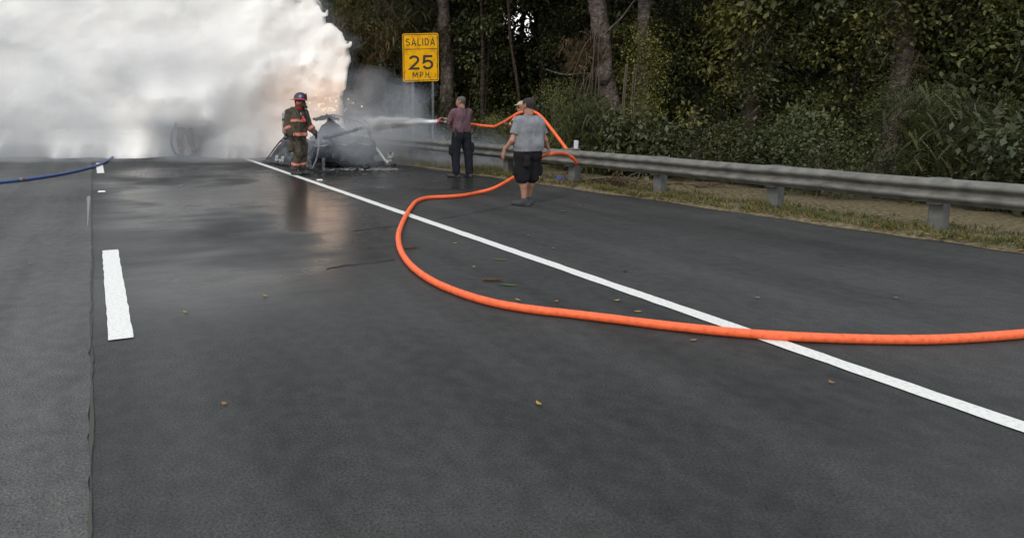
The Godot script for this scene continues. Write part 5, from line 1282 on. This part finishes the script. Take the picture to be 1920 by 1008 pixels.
	# breathing set on the back
	var bk = j.ch + Vector3(-0.27, -0.03, -0.13)
	obj("air_cylinder", join([blob([[bk + Vector3(0, 0.13, 0), bk + Vector3(0, -0.28, 0), 0.085, 0.085]], 0.013, 0.02)]), M.tank, o)
	obj("cylinder_band", tube_mesh([bk + Vector3(0, 0.02, 0), bk + Vector3(0, -0.03, 0)], 0.092, 14), M.black_plastic, o)
	obj("cylinder_valve", join([blob([[bk + Vector3(0, -0.34, 0), bk + Vector3(0.02, -0.42, 0), 0.04, 0.05], [bk + Vector3(-0.04, -0.44, 0.02), bk + Vector3(0.1, -0.44, 0.04), 0.032, 0.03]], 0.012, 0.02)]), M.black_plastic, o)
	obj("back_plate", join([blob([[bk + fwd * 0.09 + Vector3(0, 0.12, 0), bk + fwd * 0.09 + Vector3(0, -0.32, 0), 0.06, 0.06]], 0.016, 0.02)]), M.black_plastic, o)
	var rs = j.sr.lerp(j.sl, 0.24)
	obj("shoulder_strap", tube_mesh(smooth_path([rs - fwd * 0.17 + Vector3(0, -0.05, 0), rs - fwd * 0.05 + Vector3(0, 0.105, 0), rs + fwd * 0.08 + Vector3(0, 0.07, 0), rs + fwd * 0.16 + Vector3(0, -0.06, 0), rs + fwd * 0.17 + Vector3(0.01, -0.2, 0), rs + fwd * 0.1 + Vector3(0, -0.36, 0.0)], 0.03), 0.03, 8), M.black_plastic, o)
	rs = j.sr.lerp(j.sl, 0.78)
	obj("shoulder_strap", tube_mesh(smooth_path([rs - fwd * 0.17 + Vector3(0, -0.05, 0), rs - fwd * 0.05 + Vector3(0, 0.105, 0), rs + fwd * 0.08 + Vector3(0, 0.07, 0), rs + fwd * 0.16 + Vector3(0, -0.06, 0), rs + fwd * 0.16 + Vector3(0, -0.25, 0)], 0.03), 0.028, 8), M.black_plastic, o)
	obj("waist_strap", join([blob(across(j.pv + Vector3(0, 0.14, 0), j.pv + Vector3(0, 0.06, 0), 0.075, 0.157, 0.166, s), 0.014, 0.04, [[j.pv + Vector3(0, 0.085, 0), Vector3(0.25, -1, 0).normalized()], [j.pv + Vector3(0, 0.115, 0), Vector3(-0.25, 1, 0).normalized()]])]), M.black_plastic, o)
	obj("chest_torch", box_mesh(j.ch + fwd * 0.215 + Vector3(-0.02, -0.015, 0.0), Vector3(0.045, 0.15, 0.045), Basis(Vector3.BACK, 0.5), 0.014), M.red_gear, o)
	obj("clip", box_mesh(j.ch + fwd * 0.21 + Vector3(-0.08, 0.1, 0.02), Vector3(0.02, 0.06, 0.02)), M.band_silver, o)
	obj("hanging_strap", tube_mesh(smooth_path([Vector3(-0.12, 0.99, 0.2), Vector3(-0.04, 0.92, 0.24), Vector3(0.03, 0.86, 0.22), Vector3(0.1, 0.84, 0.13), Vector3(0.13, 0.72, 0.1)], 0.03), 0.014, 6), M.black_plastic, o)

# ---------------------------------------------------------------- hoses, nozzle, jet
func hoses():
	var path = []
	for p in [[825, 228, 14.22], [845, 231.5, 14.62], [868, 232, 14.85], [886, 233, 14.9], [905, 235.5, 14.85], [925, 237.3, 14.75]]: path.append(far_point(p[0], p[1], p[2]))
	var a = smooth_path(path, 0.05)
	path = []
	for p in [[928, 237, 14.7], [942, 230, 14.5], [955, 222.5, 14.3], [970, 213, 14.1], [984, 208.5, 14.05], [997, 208.5, 14.05], [1008, 213, 14.0], [1020, 224, 13.85], [1042, 252, 13.5], [1062, 279, 13.1], [1076, 299, 12.8], [1081, 306, 12.68], [1080.5, 305, 12.55], [1074, 296, 12.45], [1062, 289.5, 12.3], [1048, 287, 11.6], [1034, 288, 10.6], [1022, 291, 10.55], [1012, 296, 10.6], [985, 317, 11.0], [955, 337.5, 11.3], [925, 353, 11.55]]: path.append(far_point(p[0], p[1], p[2]))
	for p in [[897, 364], [870, 369.3], [840, 372], [812, 373.2], [793, 376], [779, 382], [770, 393], [763, 404], [755, 420], [748.5, 437], [746.5, 453], [750, 472], [760, 491], [776, 509], [800, 527], [830, 543], [870, 559], [915, 572.5], [960, 582], [1010, 589.5], [1060, 595], [1150, 606], [1280, 622], [1430, 636], [1600, 644], [1780, 644], [1990, 628], [2200, 605]]:
		var g = spot(p[0], p[1]); path.append(g + Vector3(0, 0.034, 0))
	a += smooth_path(path, 0.05)
	var h = obj("fire_hose", tube_mesh(a, 0.033, 12, 0.04, 5.0), M.orange_hose)
	tag(h, "long orange fire hose from the sprayer's hands over a shoulder and across the road", "hose")
	# nozzle
	var tip = far_point(821.5, 228, 14.22); var bk = far_point(838, 229.5, 14.08)
	var d = (tip - bk).normalized()
	var n = thing("hose_nozzle", "black and red hose nozzle in the maroon-shirted man's hands", "nozzle", tip)
	obj("barrel", tube_mesh([Vector3.ZERO - d * 0.16, Vector3.ZERO], [0.036, 0.03], 14), M.black_plastic, n)
	obj("bumper", tube_mesh([-d * 0.03, d * 0.012], 0.042, 14), M.red_gear, n)
	obj("coupling", tube_mesh([-d * 0.22, -d * 0.16], 0.043, 14), M.brass, n)
	# water: a dense thread that opens into spray
	var w = thing("water_jet", "white jet of water spraying from the nozzle towards the burnt car", "water jet", tip + d * 0.01)
	var to = far_point(688, 233, 16.2) - tip
	var cp = []
	for i in 16:
		var t = i / 15.0 * 0.72; cp.append(to * t + Vector3(0, 0.03 * t * (1.0 - t), 0))
	obj("solid_stream", tube_mesh(cp, func(t): return 0.03 + 0.05 * t - 0.068 * t * t * t, 12, 0.25, 9.0), M.foam, w)
	for q in [[0.04, 0.09, 0.62, 16.0], [0.05, 0.15, 0.85, 5.0], [0.055, 0.18, 1.0, 2.2], [0.06, 0.23, 1.08, 0.8]]:
		var pts = []
		for i in 24:
			var t = i / 23.0; pts.append(to * t * q[2] + Vector3(0, 0.03 * t * (1.0 - t), 0))
		var m = FogMaterial.new(); m.albedo = Color(1, 1, 1); m.density = q[3]
		obj("spray", tube_mesh(pts, func(t): return lerpf(q[0], q[1], pow(t, 0.85)), 14, 0.5, 4.0), m, w)
	var dm = SphereMesh.new(); dm.radius = 0.007; dm.height = 0.014; dm.radial_segments = 6; dm.rings = 3
	var mm = MultiMesh.new(); mm.transform_format = MultiMesh.TRANSFORM_3D; mm.mesh = dm; mm.instance_count = 260
	for i in 260:
		var t = pow(rng.randf(), 0.7)
		mm.set_instance_transform(i, Transform3D(Basis().scaled(Vector3.ONE * rng.randf_range(0.4, 1.1)), to * t + rand_dir() * lerpf(0.03, 0.26, t) * rng.randf() + Vector3(0, -0.1 * t, 0)))
	var f = MultiMeshInstance3D.new(); f.multimesh = mm; f.material_override = M.reflector; f.name = "droplets"; w.add_child(f); f.set_meta("kind", "stuff")
	# blue hose
	path = []
	for p in [[-160, 362], [-60, 352], [0, 345], [40, 340.5], [60, 338], [110, 330], [150, 321.5], [182, 312.5], [200, 304], [214, 294], [224, 286.5], [236, 282.5], [258, 281], [290, 284], [318, 290], [332, 293]]: path.append(spot(p[0], p[1]) + Vector3(0, 0.04, 0))
	for p in [[334, 292, 19.9], [326, 284, 19.85], [321, 270, 19.8], [320.5, 258, 19.8], [323, 246, 19.85], [328, 236, 19.95], [330, 228, 20.0]]: path.append(far_point(p[0], p[1], p[2]))
	h = thing("supply_hose", "blue fire hose lying across the left lane into the smoke", "hose")
	obj("hose", tube_mesh(smooth_path(path, 0.08), 0.035, 12, 0.04, 5.0), M.blue_hose, h)
	var c0 = spot(36, 341) + Vector3(0, 0.042, 0); var c1 = spot(44, 340) + Vector3(0, 0.042, 0)
	obj("coupling", tube_mesh([c0, c0.lerp(c1, 0.45), c0.lerp(c1, 0.5), c1], func(t): return 0.056 if t < 0.47 else 0.05, 14), M.brass, h)

# ---------------------------------------------------------------- things lying about
func litter():
	var leaf_shape = func(ln, w, curl): return plate_mesh(func(u, v): return Vector3((u - 0.5) * ln, 0.006 + curl * (u - 0.5) * (u - 0.5) * ln, (v - 0.5) * w * sin(clampf(u, 0.04, 0.96) * PI)), 8, 3, 0.002)
	var shapes = [leaf_shape.call(0.045, 0.024, 0.5), leaf_shape.call(0.06, 0.022, 0.2), leaf_shape.call(0.035, 0.026, 0.7)]
	var spots = [[347, 324, 2], [336, 311, 0], [312, 329, 2], [390, 333, 0], [376, 302, 2], [405, 309, 0], [460, 335, 0], [467, 369, 0], [432, 352, 2], [497, 331, 0], [470, 392, 1], [326, 399, 1], [344, 388, 1], [128, 355, 0], [56, 496, 0], [497, 556, 1], [347, 587, 1], [303, 341, 2], [258, 344, 2], [278, 320, 0], [664, 349, 1], [707, 343, 0], [853, 457, 1], [888, 502, 1], [971, 564, 1], [1043, 567, 0], [1157, 565, 1], [1039, 467, 0], [990, 443, 0], [1088, 386, 1], [1078, 375, 0], [1100, 391, 0], [1172, 510, 2], [690, 467, 2], [1196, 586, 1], [1300, 640, 0], [1420, 560, 0], [1560, 720, 0], [420, 760, 0], [1010, 760, 1], [1680, 560, 0]]
	for q in spots:
		var where = "left of the lane seam" if q[0] < 190 else "on the soiled wet road left of the firefighter" if q[1] < 400 and q[0] < 520 else "in the near part of the lane" if q[1] > 590 else "on the shoulder right of the edge line" if q[0] > 600 and q[1] < 345 + (q[0] - 600) * 0.34 else "between the orange hose and the edge line" if q[0] > 760 else "on the lane left of the orange hose"
		var m = [M.litter_brown, M.litter_yellow, M.crack][q[2]]
		var l = obj(["fallen_leaf", "fallen_leaf", "burnt_scrap"][q[2]], shapes[rng.randi() % 3], m)
		l.position = spot(q[0], q[1]) + Vector3(0, 0.006, 0); l.rotation.y = rng.randf() * TAU
		tag(l, ["small curled brown leaf lying ", "small yellow leaf lying ", "tiny black burnt scrap lying "][q[2]] + where, ["leaf", "leaf", "scrap"][q[2]], ["brown leaves on the road", "yellow leaves on the road", "burnt scraps on the road"][q[2]])
	for q in [[1053, 397, "bright green leaf blade lying on the shoulder beyond the edge line"], [938, 488, "narrow green leaf blade lying inside the hose's curve"], [954, 536, "short green leaf lying right of the fallen brown frond"]]:
		var l = obj("green_leaf", leaf_shape.call(0.16, 0.03, 0.1), M.litter_green); l.position = spot(q[0], q[1]) + Vector3(0, 0.006, 0); l.rotation.y = rng.randf_range(-0.3, 0.3)
		tag(l, q[2], "leaf")
	# the two dry sprigs
	for q in [[920, 527, 0.0, "dry brown fern sprig lying on the road inside the hose's curve"], [768, 466, 0.5, "bare brown twig touching the orange hose's bend"]]:
		var t = thing("dry_sprig", q[3], "twig", spot(q[0], q[1]), q[2])
		obj("stem", tube_mesh(smooth_path([Vector3(-0.08, 0.012, 0.01), Vector3(0, 0.02, -0.01), Vector3(0.09, 0.015, 0.02)], 0.02), 0.005, 6), M.twig, t)
		for k in 6:
			var x = -0.07 + k * 0.027
			for s in [-1, 1]: obj("leaflet", tube_mesh(smooth_path([Vector3(x, 0.016, 0), Vector3(x + 0.02, 0.025, s * 0.025), Vector3(x + 0.05, 0.012, s * 0.05 * (1.0 if q[2] > 0 else 0.6))], 0.015), [0.005, 0.002], 5), M.twig, t)
	for q in [[190, 360, 0.13, "white scrap of board lying just right of the lane seam"], [599, 338, 0.12, "white scrap lying beside the edge line near the firefighter's feet"]]:
		var b = obj("white_scrap", box_mesh(Vector3(0, 0.012, 0), Vector3(q[2], 0.018, 0.1), Basis(Vector3.UP, 0.2), 0.004), M.paper); b.position = spot(q[0], q[1]); tag(b, q[3], "scrap")
	# soot crumbs and clods washed out from the fire
	var mm = MultiMesh.new(); mm.transform_format = MultiMesh.TRANSFORM_3D; mm.instance_count = 260
	mm.mesh = join([blob([[Vector3(-0.3, 0.25, 0), Vector3(0.3, 0.2, 0.1), 0.45, 0.35]], 0.2, 0.1, [], 0.25, 2.0)])
	for i in 260:
		var q = spot(lerpf(230, 600, rng.randf()), 303 + 32 * pow(rng.randf(), 1.6))
		mm.set_instance_transform(i, Transform3D(Basis(Vector3.UP, rng.randf() * TAU).scaled(Vector3(1, 0.6, 1) * rng.randf_range(0.006, 0.026)), q + Vector3(0, 0.004, 0)))
	var dm = MultiMeshInstance3D.new(); dm.multimesh = mm; dm.material_override = M.soil; dm.name = "soot_crumbs"; add_child(dm)
	tag(dm, "dark crumbs and clods strewn on the wet road left of the wreck", "debris", "", "stuff")
	# rubbish and roots below the rail
	var p = spot(1056, 341)
	var rb = obj("crumpled_bag", join([blob([[Vector3(-0.1, 0.06, 0), Vector3(0.12, 0.05, 0.03), 0.06, 0.05]], 0.012, 0.03, [], 0.04, 14.0)]), M.trash_blue); rb.position = p; tag(rb, "crumpled blue plastic bag on the verge under the guardrail", "bag")
	p = spot(1009, 338)
	rb = obj("paper_cup", tube_mesh([Vector3(0, 0.003, 0), Vector3(0.01, 0.11, 0)], [0.032, 0.04], 14), M.paper); rb.position = p; tag(rb, "white paper cup on the verge behind the man in shorts", "cup")
	for q in [[1125, 348, "tangle of pale dead roots at the foot of the guardrail post"], [1180, 352, "heap of dead vines under the guardrail at the photo's right edge"], [1300, 356, "loose dead branches on the verge further right"]]:
		var t = thing("dead_roots", q[2], "roots", spot(q[0], q[1]))
		for k in 14:
			var a = Vector3(rng.randfn() * 0.3, 0.03, rng.randfn() * 0.12)
			obj("root", tube_mesh(smooth_path([a, a + Vector3(rng.randfn() * 0.2, 0.04 + rng.randf() * (0.25 if q[0] == 1180 else 0.08), rng.randfn() * 0.1), a + Vector3(rng.randfn() * 0.4, 0.02, rng.randfn() * 0.2)], 0.06), [0.014, 0.006], 5, 0.3, 7.0), M.vine if k % 2 else M.twig, t)

# ---------------------------------------------------------------- smoke
# A signed field over the wreck, drifting left: the dense billows are a white scattering body, and round them closed
# surfaces of equal field value each fill their inside with a little more real, lit mist.
func smoke():
	var cell := 0.15
	var lo := Vector3(-15.5, -0.5, -26.5); var nx := 162; var ny := 52; var nz := 86
	var big = FastNoiseLite.new(); big.seed = 5; big.frequency = 0.2; big.fractal_octaves = 2
	var puff = FastNoiseLite.new(); puff.seed = 9; puff.noise_type = FastNoiseLite.TYPE_SIMPLEX_SMOOTH; puff.frequency = 0.75; puff.fractal_octaves = 4; puff.fractal_gain = 0.5
	var curl = FastNoiseLite.new(); curl.seed = 21; curl.noise_type = FastNoiseLite.TYPE_CELLULAR; curl.cellular_return_type = FastNoiseLite.RETURN_DISTANCE; curl.frequency = 0.5; curl.fractal_octaves = 3; curl.fractal_gain = 0.5; curl.fractal_lacunarity = 2.1
	var A := PackedFloat32Array(); A.resize(nx * ny * nz)
	var B := PackedFloat32Array(); B.resize(nx * ny * nz)
	for z in nz:
		for y in ny:
			for x in nx:
				var o := (z * ny + y) * nx + x
				if x < 2 or y < 1 or z < 2 or x > nx - 3 or y > ny - 3 or z > nz - 3:
					A[o] = 1.0; B[o] = 1.0; continue
				var p := lo + Vector3(x, y, z) * cell
				var n1: float = big.get_noise_3d(p.x, p.y * 1.4, p.z * 0.7)
				var n2: float = puff.get_noise_3d(p.x, p.y, p.z)
				var n3: float = -0.45 - curl.get_noise_3d(p.x + 0.5 * n2, p.y, p.z)
				var c := billows(p, n1, n2, n3)
				A[o] = -c
				B[o] = -maxf(clampf(c * 1.2 + 0.06 + 0.22 * smoothstep(-0.8, -3.2, p.x), 0.0, 0.42), drift(p, n1, n2))
	var s = thing("smoke", "thick white-grey smoke pouring from the burnt car and drifting across the left lanes", "smoke")
	for l in MIST:
		var m = FogMaterial.new(); m.albedo = l[2]; m.density = l[1]
		obj("smoke_layer", join([net(B, nx, ny, nz, lo, cell, -l[0])]), m, s).set_meta("kind", "stuff")
	var m = mat(lin(0.86, 0.837, 0.803), 1.0); m.specular_mode = BaseMaterial3D.SPECULAR_DISABLED
	obj("smoke_billows", join([net(A, nx, ny, nz, lo, cell, -CORE)]), m, s).set_meta("kind", "stuff")
const CORE = 0.3
const MIST = [[0.08, 0.09, Color(0.9, 0.95, 1.0)], [0.2, 0.13, Color(0.94, 0.97, 1.0)], [0.35, 0.2, Color(0.98, 0.98, 1.0)], [0.55, 0.3, Color(0.99, 0.98, 0.97)]]
func billows(p: Vector3, n1: float, n2: float, n3: float) -> float:
	var right := 1.42 - 0.5 * maxf(p.y - 3.2, 0.0) - 0.9 * maxf(0.0, 0.7 - p.y) + 0.22 * exp(-pow((p.y - 2.9) / 0.4, 2.0)) + 0.3 * n1 + 0.55 * n2 + 0.6 * n3
	right -= 0.4 * maxf(0.0, -p.z - 20.6)
	# how far off the front of the dense part stands
	var front := lerpf(20.2, 21.1, smoothstep(-2.5, -0.5, p.x)) - 1.2 * smoothstep(0.9, 2.6, p.y) * smoothstep(-4.5, 0.2, p.x)
	front += 0.2 * p.y - 0.85 * smoothstep(0.3, 1.3, p.y) * smoothstep(2.9, 1.8, p.y) * smoothstep(-2.6, -3.6, p.x) * smoothstep(-6.6, -5.2, p.x)
	# ragged toes along the road, and a hollow where the second figure stands
	var hollow := exp(-pow((p.x + 4.35) / 0.75, 2.0))
	front -= (0.45 + 1.1 * wob.get_noise_1d(p.x * 0.28) + 0.5 * wob.get_noise_1d(p.x * 1.1)) * smoothstep(0.9, 0.0, p.y) * (1.0 - hollow)
	front += 0.5 * hollow * smoothstep(1.0, 0.5, p.y)
	var far_left := smoothstep(-0.8, -3.2, p.x)    # the drifting smoke is smoother than the rising column
	var d := minf(right - p.x, -p.z - front + 0.35 * n1 + lerpf(0.25, 0.12, far_left) * n2 + lerpf(0.6, 0.24, far_left) * n3)
	d = minf(d, 25.0 + p.z + 0.5 * n1); d = minf(d, 6.4 - p.y + 0.5 * n1)
	return minf(d, p.x + 14.3 + 0.6 * n1)
func drift(p: Vector3, n1: float, n2: float) -> float:
	# low mist in front of the billows, from the wreck to the far left
	var d := minf(-p.z - 17.7 - 0.5 * p.y + 0.5 * n1 + 0.5 * n2, -0.9 - p.x + 0.5 * n2)
	d = minf(d, 25.0 + p.z)
	var a := clampf(d * 0.25, 0.0, 0.3) * (1.0 + 2.2 * exp(-p.y / 0.3)) * clampf(1.0 + 1.4 * n1 + 0.8 * n2, 0.0, 1.2)
	var f := Vector3((p.x + 4.3) / 1.5, (p.y - 0.8) / 1.2, (p.z + 19.2) / 1.0)
	a = maxf(a, clampf(1.5 - 1.5 * f.length() + 0.5 * n2, 0.0, 0.9))
	# a veil over the wreck
	f = Vector3((p.x - 0.9) / 1.5, (p.y - 0.75) / 0.8, (p.z + 17.0) / 1.6)
	a = maxf(a, clampf(1.0 - f.length() + 0.6 * n1 + 0.7 * n2, 0.0, 1.0) * 0.75)
	# thin drift to the right of the column and along the rail
	var c := Vector3((p.x - 1.6) / 2.0, (p.y - 1.1) / 1.75, (p.z + 17.9) / 1.6)
	a = maxf(a, clampf(1.0 - c.length() + 0.6 * n1 + 0.7 * n2, 0.0, 1.0) * 0.8)
	c = Vector3((p.x - 1.35) / 1.1, (p.y - 2.0) / 1.2, (p.z + 18.6) / 1.3)
	a = maxf(a, clampf(1.0 - c.length() + 0.5 * n1 + 0.6 * n2, 0.0, 1.0) * 0.9)
	c = Vector3((p.x - 4.2) / 2.2, (p.y - 0.35) / 0.6, (p.z + 16.6) / 1.3)
	return maxf(a, clampf(1.0 - c.length() + 0.6 * n1 + 0.7 * n2, 0.0, 1.0) * 0.36)
